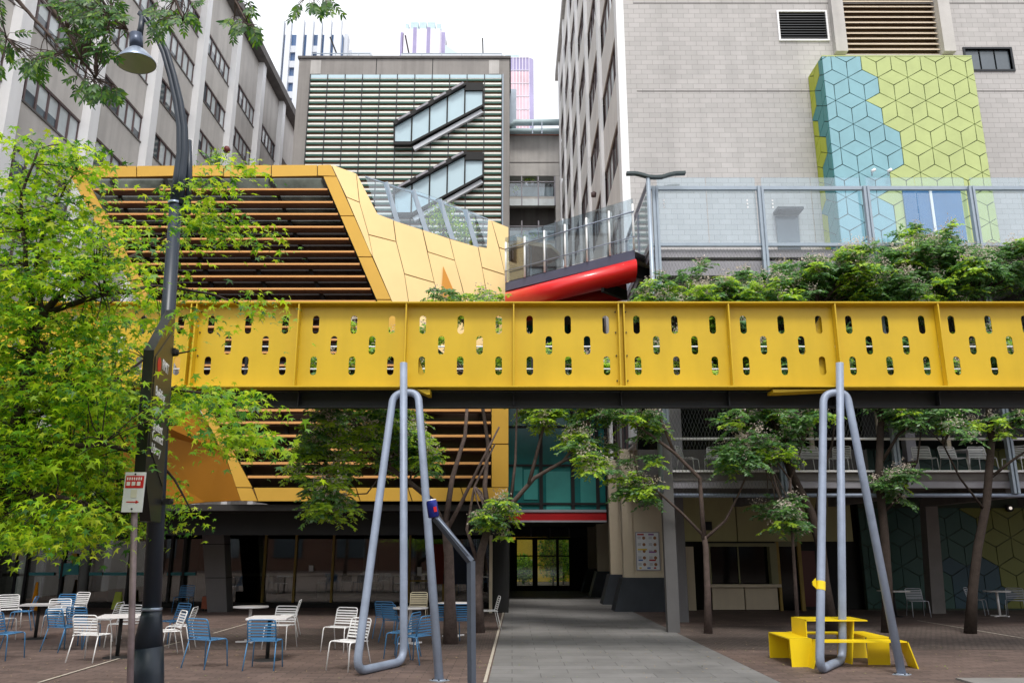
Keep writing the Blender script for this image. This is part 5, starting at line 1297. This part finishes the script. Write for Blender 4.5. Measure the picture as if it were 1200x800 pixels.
def table(kind, px, py, label, rot=0, z=0, D=None):
    q = G(px, py, z) if D is None else Vector((Xat(px, 540, D), D, z))
    t = thing('cafe_table', label, 'table', q, 'white cafe tables')
    m = MB(); bm_ = M['black'] if kind in ('square', 'squareblack') else M['tabletop']
    if kind == 'square':
        s = .36; c, sn = math.cos(rot), math.sin(rot)
        pts = fillet([(s, 0, 0), (s, s, 0), (0, s, 0), (-s, s, 0), (-s, 0, 0), (-s, -s, 0), (0, -s, 0), (s, -s, 0), (s, 0, 0)], .04, 4)
        m.prism([q+Vector((p.x*c-p.y*sn, p.x*sn+p.y*c, .71)) for p in pts[:-1]], (0, 0, .028))
    else: m.lathe([(0, .735), (.37, .735), (.375, .725), (.37, .705), (0, .705)], q, 32)
    m.build('tabletop', M['tabletop'], t)
    m = MB(); m.tube([q+Vector((0, 0, .02)), q+Vector((0, 0, .705))], .035, 12); m.build('stem', bm_, t)
    m = MB()
    if kind == 'square': m.lathe([(0, .03), (.06, .03), (.24, .014), (.25, .0)], q, 28)
    else:
        for a in (0, 90): m.bar(q+Vector((-.27*math.cos(math.radians(a+30)), -.27*math.sin(math.radians(a+30)), .02)), q+Vector((.27*math.cos(math.radians(a+30)), .27*math.sin(math.radians(a+30)), .02)), .05, .03)
    m.build('base', bm_, t); return t
table('square', 41, 748, 'square white table with black base at the far left', .25)
table('square', 137, 770, 'square white table with black base behind the parking sign', .25)
table('square', 313, 773, 'square white table with black base at the blue chair in the open', .08)
table('round', 291, 752, 'round white table on a white stem behind the square one')
table('round', 480, 754, 'round white table crossed by the vertical pipe of the left support')
table('round', 531, 745, 'round white table behind the thick tree trunk')
table('round', 1172, 722, 'small pale table against the olive wall at the right')
table('square', 1050, 722, 'small dark based table left of the leaning concrete column')
table('round', 903, 0, 'small white table on the terrace behind the leafy branch', z=3.835, D=22.3)
table('round', 1135, 0, 'small white table between chairs on the terrace before the teal wall', z=3.835, D=22.6)
# cones, crate
q = P(39, 716, 28.3); q.z = 0; wc = thing('wet_floor_cone', 'tall orange floor cone standing before the dark doors at the left', 'cone', q)
m = MB(); m.lathe([(.16, 0), (.16, .03), (.12, .04), (.035, .88), (0, .9)], q, 16); m.build('cone', M['orange'], wc)
q = P(135, 712, 28.8); q.z = 0; wc = thing('folding_floor_sign', 'lime yellow folding floor sign in front of the shop doors', 'floor sign', q)
m = MB(); m.prism([q+Vector((-.14, 0, 0)), q+Vector((.14, 0, 0)), q+Vector((.11, .12, .55)), q+Vector((-.11, .12, .55))], (0, .02, 0)); m.build('board', M['limep'], wc)
m = MB(); m.prism([q+Vector((-.14, .28, 0)), q+Vector((.14, .28, 0)), q+Vector((.11, .14, .55)), q+Vector((-.11, .14, .55))], (0, -.015, 0)); m.build('rear_board', M['limep'], wc)
q = P(246, 716, 27.9); q.z = 0; wc = thing('terracotta_stool', 'small terracotta cube stool beside the slanted column', 'stool', q)
m = MB(); m.box(q.x-.22, q.x+.22, q.y-.2, q.y+.2, .08, .46); m.build('seat', M['crate'], wc)
m = MB(); [m.box(q.x+sx*.17-.02, q.x+sx*.17+.02, q.y+sy*.15-.02, q.y+sy*.15+.02, 0, .08) for sx in (-1, 1) for sy in (-1, 1)]; m.build('foot', M['black'], wc)
# floor fence in the doorway
# ================================================================== TREES
def curve(a, b, sag=.0, n=7, wob=.06):
    a, b = Vector(a), Vector(b); L_ = (b-a).length; out = []
    ph = [random.uniform(-1, 1) for _ in range(6)]
    for i in range(n+1):
        t = i/n; p = a.lerp(b, t); w = math.sin(math.pi*t)*L_*wob
        p += Vector((ph[0]*w+ph[3]*w*math.sin(6*t), ph[1]*w, ph[2]*w+sag*math.sin(math.pi*t))); out.append(p)
    return out
def melia_fronds(centers, nf=9, nl=9, R=.40, leaf=.125):
    """pinnate fronds radiating from each twig end"""
    c = np.repeat(centers, nf, 0); n = len(c)
    d = unit(n); d[:, 2] = np.abs(d[:, 2])*.55+rng.uniform(-.35, .35, n); d /= np.linalg.norm(d, axis=1, keepdims=True)
    Rr = R*rng.uniform(.6, 1.15, n)
    C, D_, N_ = [], [], []
    for k in range(nl):
        t = (k+1)/nl; drop = -.28*t*t
        p = c+d*(Rr*t)[:, None]; p[:, 2] += drop*Rr*1.4
        ax_ = d.copy(); ax_[:, 2] += 2*drop; ax_ /= np.linalg.norm(ax_, axis=1, keepdims=True)
        side = np.cross(ax_, [0, 0, 1.]); side /= (np.linalg.norm(side, axis=1, keepdims=True)+1e-6)
        for s in (-1, 1):
            dd = ax_*.45+side*s+unit(n)*.25; dd[:, 2] -= .2
            C.append(p); D_.append(dd); N_.append(np.tile([0, -.35, .8], (n, 1))+unit(n)*.8)
    C = np.concatenate(C); D_ = np.concatenate(D_); N_ = np.concatenate(N_)
    return C, D_, N_, leaf*rng.uniform(.65, 1.15, len(C))
def melia(label, base, trunk, forks, blobs, group='slender street trees behind the yellow footbridge', r0=.10, ncl=1., dark=False, bright=.25):
    """trunk: list of world points from the base; forks: [(list of pts, r0, r1)]; blobs: [(centre, radii, n)]"""
    t = thing('plaza_tree', label, 'tree', base, group)
    m = MB(); rs = [lerp(r0, r0*.72, i/(len(trunk)-1)) for i in range(len(trunk))]
    rs[0] *= 1.25
    m.tube(trunk, rs, 12)
    m.build('trunk', M['barkdark'] if dark else M['bark'], t)
    m = MB()
    for (pts, a, b) in forks: m.tube(pts, [lerp(a, b, i/(len(pts)-1)) for i in range(len(pts))], 8)
    ends = [f[0][-1] for f in forks]; allpts = [p for f in forks for p in f[0][2:]]
    cents = []
    for (c, rad, n) in blobs:
        c = Vector(c); n = int(n*ncl*1.45)
        # lumpy sub clumps give an uneven outline
        sub = [Vector(c)+Vector((random.uniform(-1, 1)*rad[0], random.uniform(-1, 1)*rad[1], random.uniform(-.9, 1)*rad[2]))*.72 for _ in range(max(6, n//7))]
        for s in sub:
            near = min(allpts, key=lambda p: (p-s).length); m.tube(curve(near, s, .05, 6, .09), [.028, .024, .02, .016, .013, .01, .007], 5)
            k = max(3, int(n/len(sub)*random.uniform(.5, 1.5)))
            sr = random.uniform(.25, .75)
            for _ in range(k):
                v = Vector(unit(1)[0])*random.uniform(.35, 1)*sr; v.z *= .85
                cents.append(s+v)
                if random.random() < .3: m.tube(curve(s, s+v, 0, 3, .05), [.008, .006, .005, .004], 4)
    m.build('branch', M['barkdark'] if dark else M['bark'], t)
    cn_ = np.array([list(c) for c in cents])
    C, D_, N_, S_ = melia_fronds(cn_)
    # brighter young leaves at random twig ends; a raised share lightens shaded crowns
    tw = rng.random(len(cn_)) < bright; twl = np.tile(np.repeat(tw, 9), 18)
    base_ = rng.choice([0, 1, 3], len(C), p=[.45, .3, .25]); mi = np.where(twl & (rng.random(len(C)) < .75), 2, base_)
    leaves('foliage', C, D_, N_, S_, DIAMOND, GREENS_MELIA[:4], mi[:, None], t)
    # seed / flower stalks
    sel = cn_[rng.random(len(cn_)) < .6]
    if len(sel):
        c = np.repeat(sel, 60, 0)+np.array([0, -.05, .12])+unit(len(sel)*60)*rng.uniform(.05, .24, (len(sel)*60, 1)); n = len(c)
        leaves('seed_heads', c, unit(n), unit(n), rng.uniform(.05, .085, n), DIAMOND, [GREENS_MELIA[4]], [1.], t)
    return t
def PP(*a): return [P(*q) for q in a]
# --- tree E (thick trunk left)
b = G(528, 754); D = b.y
melia('forked tree with reddish trunk behind the left pipe support, crown drooping over the louvres', b,
      [b, P(527, 700, D), P(526, 650, D), P(522, 612, D)],
      [(PP((524, 625, D), (505, 585, D), (480, 565, D-.1), (455, 545, D-.2), (430, 520, D-.3)), .075, .03), (PP((522, 612, D), (530, 560, D+.2), (545, 510, D+.3), (550, 440, D+.4)), .07, .03), (PP((524, 620, D), (540, 590, D-.1), (562, 545, D-.2), (585, 500, D-.2)), .055, .02), (PP((455, 545, D-.2), (430, 578, D-.4), (395, 580, D-.6)), .02, .012), (PP((480, 565, D-.1), (440, 540, D-.3), (380, 540, D-.5)), .03, .015)],
      [(P(412, 510, D-.6), (1.35, .8, .8), 62), (P(390, 550, D-.5), (.75, .6, .5), 20), (P(465, 520, D), (1.0, .8, .7), 40), (P(385, 592, D-.6), (.25, .2, .15), 3), (P(470, 420, D+.3), (1.5, .9, .7), 46), (P(395, 440, D), (.9, .8, .5), 20)], r0=.13, bright=.6)  # bright share raised to make up for light lost under the bridge
b = G(561, 741); D = b.y
melia('twin stemmed tree beside the grey path whose bright crown tops the footbridge', b,
      [b, P(560, 690, D), P(563, 650, D), P(574, 612, D)],
      [(PP((574, 612, D), (598, 592, D), (626, 560, D-.2), (660, 540, D-.4), (690, 500, D-.5)), .075, .025), (PP((574, 612, D), (568, 570, D), (572, 520, D+.2), (560, 440, D+.3), (545, 380, D+.3)), .07, .03), (PP((620, 566, D-.2), (632, 520, D), (642, 480, D), (650, 430, D)), .05, .02), (PP((598, 592, D), (604, 540, D+.2), (606, 470, D+.2)), .045, .02), (PP((560, 660, D), (547, 620, D+.1), (556, 570, D+.1), (580, 520, D)), .05, .02)],
      [(P(548, 362, D+.3), (.85, .7, .40), 30), (P(640, 490, D), (1.6, 1.0, .75), 46), (P(695, 530, D-.4), (.9, .8, .55), 15), (P(600, 430, D+.2), (2.2, 1.1, .9), 60), (P(700, 450, D), (1.1, .9, .7), 30), (P(574, 605, D-.3), (.25, .2, .2), 4)], r0=.12, bright=.55)
b = G(830, 742); D = b.y
melia('slim straight tree forking low in front of the kiosk window', b,
      [b, P(829, 690, D), P(827, 640, D), P(825, 628, D)],
      [(PP((825, 628, D), (798, 600, D), (770, 575, D-.2), (748, 560, D-.3)), .04, .02), (PP((825, 632, D), (822, 590, D), (820, 560, D), (790, 530, D-.2), (750, 500, D-.4), (725, 480, D-.5)), .065, .025), (PP((825, 632, D), (850, 610, D), (865, 580, D), (880, 545, D+.2)), .04, .018), (PP((790, 530, D-.2), (770, 480, D-.2), (775, 430, D), (790, 380, D)), .04, .02), (PP((748, 560, D-.3), (742, 530, D-.3), (750, 505, D-.4)), .018, .01)],
      [(P(770, 352, D), (.8, .8, .38), 26), (P(820, 345, D), (.95, .9, .55), 46), (P(752, 488, D-.5), (1.0, .7, .45), 22), (P(800, 420, D), (1.7, 1.1, .9), 60), (P(862, 535, D+.2), (.7, .5, .25), 6), (P(865, 350, D), (.7, .8, .5), 26), (P(750, 568, D-.3), (.4, .3, .25), 4)], r0=.085, bright=.5)
b = Vector((Xat(972, 700, 20.6), 20.6, 0)); D = 20.6
melia('dark trunked tree leaning left behind the right pipe support', b,
      [b, P(966, 680, D), P(962, 640, D), P(950, 600, D), P(930, 560, D), P(915, 520, D), P(905, 480, D)],
      [(PP((905, 480, D), (895, 440, D), (890, 400, D), (885, 370, D)), .08, .03), (PP((918, 522, D), (940, 470, D), (955, 420, D), (960, 360, D)), .06, .03), (PP((955, 610, D), (962, 560, D), (975, 520, D+.2), (985, 440, D+.3)), .05, .02), (PP((912, 500, D), (890, 480, D-.1), (870, 470, D-.2)), .04, .02)],
      [(P(905, 345, D), (1.0, 1.0, .55), 48), (P(955, 335, D), (1.2, 1.1, .75), 74), (P(940, 430, D), (2.0, 1.2, .9), 76), (P(880, 490, D-.2), (.8, .7, .3), 10), (P(1000, 320, D), (.9, .9, .6), 40)], r0=.13, dark=True, bright=.25)
b = Vector((Xat(932, 720, 22.6), 22.6, 0)); D = 20.3
b = Vector((Xat(932, 700, D), D, 0))
melia('young slender tree with a low bright green crown left of the right pipe support', b,
      [b, P(930, 650, D), P(927, 600, D), P(926, 560, D)],
      [(PP((926, 562, D), (910, 540, D), (895, 520, D), (880, 505, D)), .025, .012), (PP((926, 562, D), (935, 540, D), (940, 520, D)), .025, .012)],
      [(P(915, 600, D-.1), (.45, .45, .65), 11), (P(905, 535, D-.2), (.75, .6, .45), 11), (P(868, 545, D-.3), (.5, .4, .3), 8), (P(930, 490, D), (.8, .6, .3), 6)], r0=.04, bright=.3)
b = G(1040, 741); D = b.y
melia('dark straight trunked tree directly behind the leaning leg of the right pipe support', b,
      [b, P(1040, 680, D), P(1036, 620, D), P(1030, 560, D), P(1032, 500, D)],
      [(PP((1032, 500, D), (1040, 440, D), (1050, 380, D), (1060, 320, D)), .09, .03), (PP((1031, 545, D), (1052, 510, D-.2), (1090, 480, D-.3), (1120, 440, D-.2)), .045, .02), (PP((1034, 500, D), (1015, 440, D), (1005, 380, D), (1010, 330, D)), .06, .02), (PP((1036, 600, D), (1055, 580, D-.1), (1075, 540, D-.2), (1080, 500, D-.3)), .035, .015)],
      [(P(1075, 300, D), (1.25, 1.1, .75), 80), (P(1030, 335, D), (1.2, 1.1, .6), 62), (P(1085, 350, D), (1.2, 1.1, .6), 54), (P(1060, 430, D), (2.2, 1.2, .9), 80), (P(1065, 488, D-.3), (1.1, .8, .25), 12), (P(1050, 570, D-.2), (.55, .4, .5), 6)], r0=.12, dark=True, bright=.2)
b = G(1137, 742); D = b.y
melia('dark trunked tree before the olive hexagon wall, rightmost in the row', b,
      [b, P(1140, 690, D), P(1146, 640, D), P(1156, 590, D), P(1160, 540, D), P(1162, 515, D)],
      [(PP((1162, 515, D), (1158, 470, D), (1150, 420, D), (1145, 350, D)), .09, .03), (PP((1162, 518, D), (1185, 495, D), (1215, 470, D), (1230, 420, D)), .06, .025), (PP((1160, 560, D), (1185, 540, D-.2), (1215, 520, D-.3)), .04, .02), (PP((1156, 600, D), (1125, 560, D-.2), (1105, 520, D-.3), (1085, 500, D-.3)), .03, .012)],
      [(P(1135, 315, D), (1.15, 1.1, .75), 74), (P(1185, 325, D), (1.25, 1.1, .6), 66), (P(1150, 420, D), (2.2, 1.2, .9), 80), (P(1190, 492, D-.2), (.9, .8, .25), 14), (P(1235, 340, D), (1.0, 1.0, .8), 30), (P(1110, 495, D-.3), (.7, .7, .22), 12)], r0=.115, dark=True, bright=.2)
# plants behind the raking balustrade
for (px, py, D, r, n, lab) in ((520, 258, 28.5, .8, 700, 'green shrub behind the raking glass balustrade, taller one'), (545, 272, 28.0, .6, 450, 'green shrub behind the raking glass balustrade, lower one'), (255, 186, 29, .5, 260, 'small green shrub peeping over the gold roof edge beside the lamp')):
    q = P(px, py, D); t = thing('roof_shrub', lab, 'shrub', Vector((q.x, q.y, q.z-1)))
    C = np.array(q)+unit(n)*rng.uniform(.2, 1, (n, 1))*np.array([r, r*.6, r]); leaves('foliage', C, unit(n), unit(n), rng.uniform(.08, .18, n), DIAMOND, GREENS_MELIA[:3], [.5, .2, .5], t)
    m = MB(); m.tube([q-Vector((0, 0, 1)), q], .04, 6); m.build('stem', M['bark'], t)

# ------------------------------------------------------------------ foreground maple (left)
tb_ = Vector((-5.7, 7.6, 0))
mp = thing('maple_tree', 'foreground tree with bright lobed leaves spreading from the left edge across the street lamp', 'tree', tb_)
m = MB(); tk = [tb_, P(-60, 760, 7.6), P(-40, 640, 7.6), P(-5, 610, 7.6), P(10, 560, 7.6), P(24, 490, 7.6), P(40, 470, 7.6)]
tk = [tb_, Vector((-5.65, 7.6, 1.2)), P(-30, 660, 7.5), P(-2, 600, 7.4), P(10, 540, 7.4), P(22, 490, 7.4), P(33, 440, 7.4), P(52, 400, 7.4)]
m.tube(tk, [.15, .13, .11, .085, .07, .06, .05, .04], 12); m.build('trunk', M['barkdark'], mp)
m = MB(); tips = []
def br(pts, r0, r1): 
    pts = [P(a_, b_, (c_ if a_ < 125 else 9.0)) for (a_, b_, c_) in pts]; fine = []
    for a, b in zip(pts[:-1], pts[1:]): fine += curve(a, b, 0, 3, .03)[:-1]
    fine.append(pts[-1]); m.tube(fine, [lerp(r0, r1, i/(len(fine)-1)) for i in range(len(fine))], 7); tips.extend(fine[2:])
br([(22, 490, 7.4), (33, 420, 7.4), (50, 370, 7.4), (75, 340, 7.4), (110, 318, 7.4), (170, 290, 7.3), (235, 262, 7.3)], .05, .01)
br([(33, 400, 7.4), (38, 350, 7.3), (30, 290, 7.2), (25, 230, 7.2), (45, 175, 7.2)], .03, .01)
br([(50, 370, 7.4), (42, 310, 7.6), (60, 250, 7.7), (90, 200, 7.7)], .025, .008)
br([(60, 365, 7.4), (120, 345, 7.2), (180, 335, 7.1), (250, 345, 7.0), (300, 360, 7.)], .03, .008)
br([(25, 470, 7.4), (75, 450, 7.2), (130, 445, 7.1), (200, 455, 7.), (270, 465, 6.9), (310, 490, 6.9)], .035, .008)
br([(10, 540, 7.4), (60, 520, 7.1), (120, 520, 6.9), (190, 545, 6.8), (225, 600, 6.8)], .035, .008)
br([(5, 570, 7.4), (50, 580, 7.0), (100, 590, 6.8), (150, 600, 6.7)], .03, .008)
br([(22, 490, 7.4), (60, 480, 7.8), (110, 470, 8.3), (170, 420, 8.9), (230, 410, 9.1)], .03, .008)
br([(5, 570, 7.4), (-30, 520, 7.6), (-50, 430, 7.8), (-40, 330, 7.8)], .04, .01)
br([(15, 520, 7.4), (60, 540, 8.2), (100, 560, 8.8), (160, 560, 9.2)], .03, .008)
# sprays: (px,py,rx,ry,count,Dmin,Dmax)
zones = [(55, 185, 45, 30, 12, 7.0, 7.7), (95, 190, 25, 22, 6, 7.2, 7.8), (30, 250, 55, 45, 26, 6.9, 8.0), (95, 270, 70, 45, 36, 6.9, 8.), (50, 330, 80, 50, 44, 6.8, 8.2), (150, 300, 60, 40, 18, 6.9, 7.8), (215, 262, 75, 26, 17, 7., 7.5), (275, 268, 50, 14, 10, 7., 7.3), (235, 225, 38, 18, 7, 7., 7.3), (265, 200, 34, 12, 5, 7., 7.2), (190, 345, 60, 26, 10, 6.9, 7.4),
 (60, 400, 95, 45, 60, 6.8, 8.4), (150, 400, 55, 40, 30, 6.8, 8.), (215, 365, 60, 10, 8, 6.9, 7.3), (40, 470, 100, 50, 70, 6.7, 8.8), (150, 470, 75, 35, 40, 6.8, 8.4), (235, 465, 62, 22, 17, 6.8, 7.3), (285, 500, 35, 22, 10, 6.8, 7.1), (40, 550, 100, 50, 76, 6.6, 9.), (130, 545, 70, 40, 34, 6.6, 8.6), (200, 590, 28, 40, 9, 6.7, 7.2), (50, 610, 90, 26, 44, 6.6, 8.8), (130, 600, 45, 28, 16, 6.6, 8.), (60, 560, 90, 70, 60, 8.4, 9.8), (-40, 400, 50, 150, 40, 7., 8.4), (-190, 380, 150, 260, 150, 5.2, 9.), (300, 360, 24, 8, 3, 6.9, 7.1), (200, 430, 60, 30, 7, 6.9, 7.6)]  # wide off-frame zone and the deep low zone are added to shade the crown
Cs = []
lampx = lambda y: 208-(y-240)*.066
for (x, y, rx_, ry_, n, d0, d1) in zones:
    for _ in range(int(n*(1.15 if y > 440 else .9 if x < 150 else .75))):
        a = random.uniform(0, 6.283); rr_ = math.sqrt(random.random())
        X_ = x+rx_*rr_*math.cos(a); Y_ = y+ry_*rr_*math.sin(a); D_ = random.uniform(d0, d1)
        # keep the pole and the sign mostly clear: push sprays behind them
        if (134 < X_ < 234 and 340 < Y_ < 640 and not 468 < Y_ < 492) or (150 < X_ < 226 and Y_ <= 340 and random.random() < .8) or (134 < X_ < 234 and 468 < Y_ < 492 and random.random() < .6):
            if random.random() < .5: continue
            D_ = random.uniform(9.0, 9.6)
        if 105 < X_ < 205 and Y_ > 510 and D_ < 8.9: D_ = random.uniform(8.9, 9.6)
        Cs.append(P(X_, Y_, D_))
allc, alld, alln = [], [], []
for c in Cs:
    near = min(tips, key=lambda p: (p-c).length)
    if (near-c).length < .75: m.tube(curve(near, c, .03, 4, .06), [.007, .006, .005, .004, .003], 4)
    out = (c-near); out.z *= .3
    if out.length < .05: out = Vector((1, 0, 0))
    out.normalize(); k = rng.integers(34, 56)
    # a flattened spray: leaves lie in nearly horizontal tiers
    u_ = rng.normal(size=(k, 3))*np.array([.17, .17, .045]); pt = np.array(c)+u_
    pt[:, 2] -= .12*(u_[:, 0]**2+u_[:, 1]**2)/.05*.3
    dd = np.array(out)*.5+unit(k)*.9; dd[:, 2] = dd[:, 2]*.4-.35
    nn = np.tile([0, -.25, 1.], (k, 1))+unit(k)*.55
    allc.append(pt); alld.append(dd); alln.append(nn)
m.build('branch', M['barkdark'], mp)
allc = np.concatenate(allc); alld = np.concatenate(alld); alln = np.concatenate(alln)
leaves('foliage', allc, alld, alln, rng.uniform(.030, .080, len(allc)), MAPLE, GREENS_MAPLE, [.36, .34, .17, .13], mp, curl=.25)
# ------------------------------------------------------------------ overhanging ash branches (top left), trunk out of frame to the left
ab = Vector((-6.2, 3.2, 0)); at = thing('overhanging_ash_tree', 'tree whose dark pointed-leaf branches hang into the top left corner', 'tree', ab)
m = MB(); m.tube([ab, Vector((-6.1, 3.3, 2.5)), Vector((-5.7, 3.7, 4.6)), Vector((-4.9, 4.3, 5.8))], [.22, .19, .15, .10], 12); m.build('trunk', M['bark'], at)
m = MB(); AD = 5.2; tips2 = []
src = Vector((-4.9, 4.3, 5.8))
def br2(pts, r0, r1):
    m.tube([q for a, b in zip(pts[:-1], pts[1:]) for q in curve(a, b, 0, 4, .025)[:-1]]+[pts[-1]], [lerp(r0, r1, i/((len(pts)-1)*4)) for i in range((len(pts)-1)*4+1)], 6); tips2.extend(pts)
br2([src, P(0, -70, AD), P(18, -2, AD), P(33, 14, AD), P(55, 38, AD), P(74, 62, AD)], .022, .006)
br2([src, P(30, -70, AD), P(55, 0, AD), P(78, 35, AD), P(95, 70, AD), P(112, 92, AD)], .022, .005)
br2([src, P(60, -90, AD), P(110, -20, AD), P(130, 20, AD), P(150, 35, AD)], .02, .005)
br2([src, P(100, -110, AD), P(180, -40, AD), P(205, 0, AD), P(215, 25, AD)], .018, .005)
br2([src, P(140, -120, AD), P(260, -50, AD), P(275, 0, AD), P(290, 28, AD)], .015, .005)
br2([src, P(200, -130, AD), P(330, -60, AD), P(365, -10, AD)], .014, .005)
br2([src, P(-40, -40, AD), P(-10, 20, AD), P(8, 45, AD)], .014, .005)
hang = [(105, 10, 46, 22, 46), (100, 42, 34, 26, 26), (122, 60, 14, 16, 7), (36, 74, 15, 13, 9), (62, 64, 10, 10, 6), (118, 104, 26, 10, 13), (95, 94, 12, 8, 3), (8, 48, 12, 18, 6), (3, 78, 5, 10, 2), (205, 14, 26, 18, 16), (192, 30, 10, 10, 4), (287, 30, 20, 12, 10), (290, 4, 8, 10, 3), (368, 4, 28, 9, 9), (0, 4, 8, 8, 3), (68, 4, 12, 8, 4)]
Ca, Da, Na = [], [], []
for (x, y, rx_, ry_, n) in hang:
    for _ in range(int(n*1.9)):
        c = P(x+rx_*random.uniform(-1, 1)*.75, y-3+ry_*random.uniform(-1, 1)*.65, AD+random.uniform(-.35, .35))
        near = min(tips2, key=lambda p: (p-c).length)
        if (near-c).length < .8: m.tube(curve(near, c, 0, 3, .05), [.004, .0035, .003, .002], 4)
        d = (c-near); d = d.normalized() if d.length > .02 else Vector((1, 0, 0)); d = (d+Vector((random.uniform(-.5, .5), random.uniform(-.3, .3), -.9))).normalized()
        L_ = random.uniform(.08, .14); sd = d.cross(Vector((random.uniform(-.3, .3), -1, .2))).normalized(); nr = sd.cross(d)
        m.tube([c, c+d*L_], [.002, .0012], 3)
        for k in range(4):
            p = c+d*L_*(.25+.22*k)
            for s in (-1, 1): Ca.append(p); Da.append(d*.75+sd*s*.85+Vector((0, 0, -.15))); Na.append(nr+Vector(unit(1)[0])*.5)
        Ca.append(c+d*L_); Da.append(d); Na.append(nr)
m.build('branch', M['bark'], at)
Ca, Da, Na = [np.array([list(v) for v in q]) for q in (Ca, Da, Na)]
leaves('foliage', Ca, Da, Na, rng.uniform(.038, .062, len(Ca)), LEAFLET, GREENS_ASH, [.45, .4, .15], at)

# ================================================================== THE STREET BEHIND THE CAMERA (unseen; added for the glass to mirror and to shade the plaza)
ob = thing('street_building', 'brick building on the opposite side of the street, mirrored in the shop glass', 'building', (0, -24, 0))
m = MB(); m.box(-45, 45, -34, -24, 0, 15); m.build('wall', brick('street_bricks', (.17, .07, .045), (.21, .09, .06), (.2, .18, .16), .24, .08, 'XZ', .01), ob)
for i in range(14):
    for j in range(4):
        m = MB(); m.box(-42+i*6.2, -39.2+i*6.2, -24.03, -23.9, 1.2+j*3.6, 3.1+j*3.6); m.build('window', M['winglass'], ob)
for i in range(8):
    x = -29+i*8.0+random.uniform(-1, 1); y = -9+random.uniform(-1, 1)
    t = thing('street_tree', 'leafy street tree behind the viewpoint, mirrored in the shop glass', 'tree', (x, y, 0), 'street trees behind the viewpoint')
    m = MB(); m.tube([(x, y, 0), (x+.1, y, 2), (x, y+.1, 5)], [.17, .14, .08], 10); m.build('trunk', M['bark'], t)
    n = 2600; C = np.array([x, y, 5.2])+unit(n)*(rng.uniform(.15, 1, (n, 1))**.5)*np.array([2.7, 2.2, 2.1]); leaves('crown', C, unit(n), unit(n), rng.uniform(.2, .42, n), DIAMOND, GREENS_MAPLE, [.4, .4, .15, .05], t)
# ================================================================== CAMERA, LIGHT, SKY
cam = bpy.data.cameras.new('camera'); co = bpy.data.objects.new('camera', cam); COL.objects.link(co)
co.location = (0, 0, EYE); co.rotation_euler = (math.radians(90)+PITCH, 0, 0)
cam.sensor_width = 36; cam.lens = 36*F/1200; cam.clip_start = .1; cam.clip_end = 3000
scene.camera = co
SUN_E, SUN_AZ = math.radians(60), math.radians(176)   # direction the light comes from, measured clockwise from +Y
w = bpy.data.worlds.new('World'); scene.world = w; w.use_nodes = True; nt = w.node_tree
bg = nt.nodes['Background']; sky = nt.nodes.new('ShaderNodeTexSky'); sky.sky_type = 'NISHITA'; sky.sun_disc = False
sky.sun_elevation = SUN_E; sky.sun_rotation = SUN_AZ; sky.air_density = 1.0; sky.dust_density = 4.0; sky.ozone_density = 1.0
hs = nt.nodes.new('ShaderNodeHueSaturation'); hs.inputs['Saturation'].default_value = .5
# overcast: the clear sky is mostly hidden by an even bright cloud layer
cl_ = nt.nodes.new('ShaderNodeTexNoise'); cl_.inputs['Scale'].default_value = 2.2; cl_.inputs['Detail'].default_value = 6
cr = nt.nodes.new('ShaderNodeMapRange'); cr.inputs[1].default_value = .3; cr.inputs[2].default_value = .7; cr.inputs[3].default_value = 4.4; cr.inputs[4].default_value = 5.2
tcw = nt.nodes.new('ShaderNodeTexCoord'); nt.links.new(tcw.outputs['Generated'], cl_.inputs['Vector']); nt.links.new(cl_.outputs['Fac'], cr.inputs[0])
vm = nt.nodes.new('ShaderNodeVectorMath'); vm.operation = 'SCALE'; vm.inputs[0].default_value = (.975, .99, 1.02); nt.links.new(cr.outputs[0], vm.inputs['Scale'])
mxw = nt.nodes.new('ShaderNodeMix'); mxw.data_type = 'RGBA'; mxw.inputs[0].default_value = .85
nt.links.new(sky.outputs[0], hs.inputs['Color']); nt.links.new(hs.outputs[0], mxw.inputs[6]); nt.links.new(vm.outputs[0], mxw.inputs[7]); nt.links.new(mxw.outputs[2], bg.inputs['Color']); bg.inputs['Strength'].default_value = .15
sl = bpy.data.lights.new('sun', 'SUN'); sl.energy = 1.3; sl.angle = math.radians(14); sl.color = (1, .96, .9)
so = bpy.data.objects.new('sun', sl); COL.objects.link(so)
dv = Vector((math.sin(SUN_AZ)*math.cos(SUN_E), math.cos(SUN_AZ)*math.cos(SUN_E), math.sin(SUN_E)))
so.rotation_euler = dv.to_track_quat('Z', 'Y').to_euler(); so.location = (0, 0, 60)
vs = scene.view_settings; vs.view_transform = 'Standard'; vs.look = 'None'; vs.gamma = 1; vs.exposure = 0.97; vs.use_curve_mapping = False
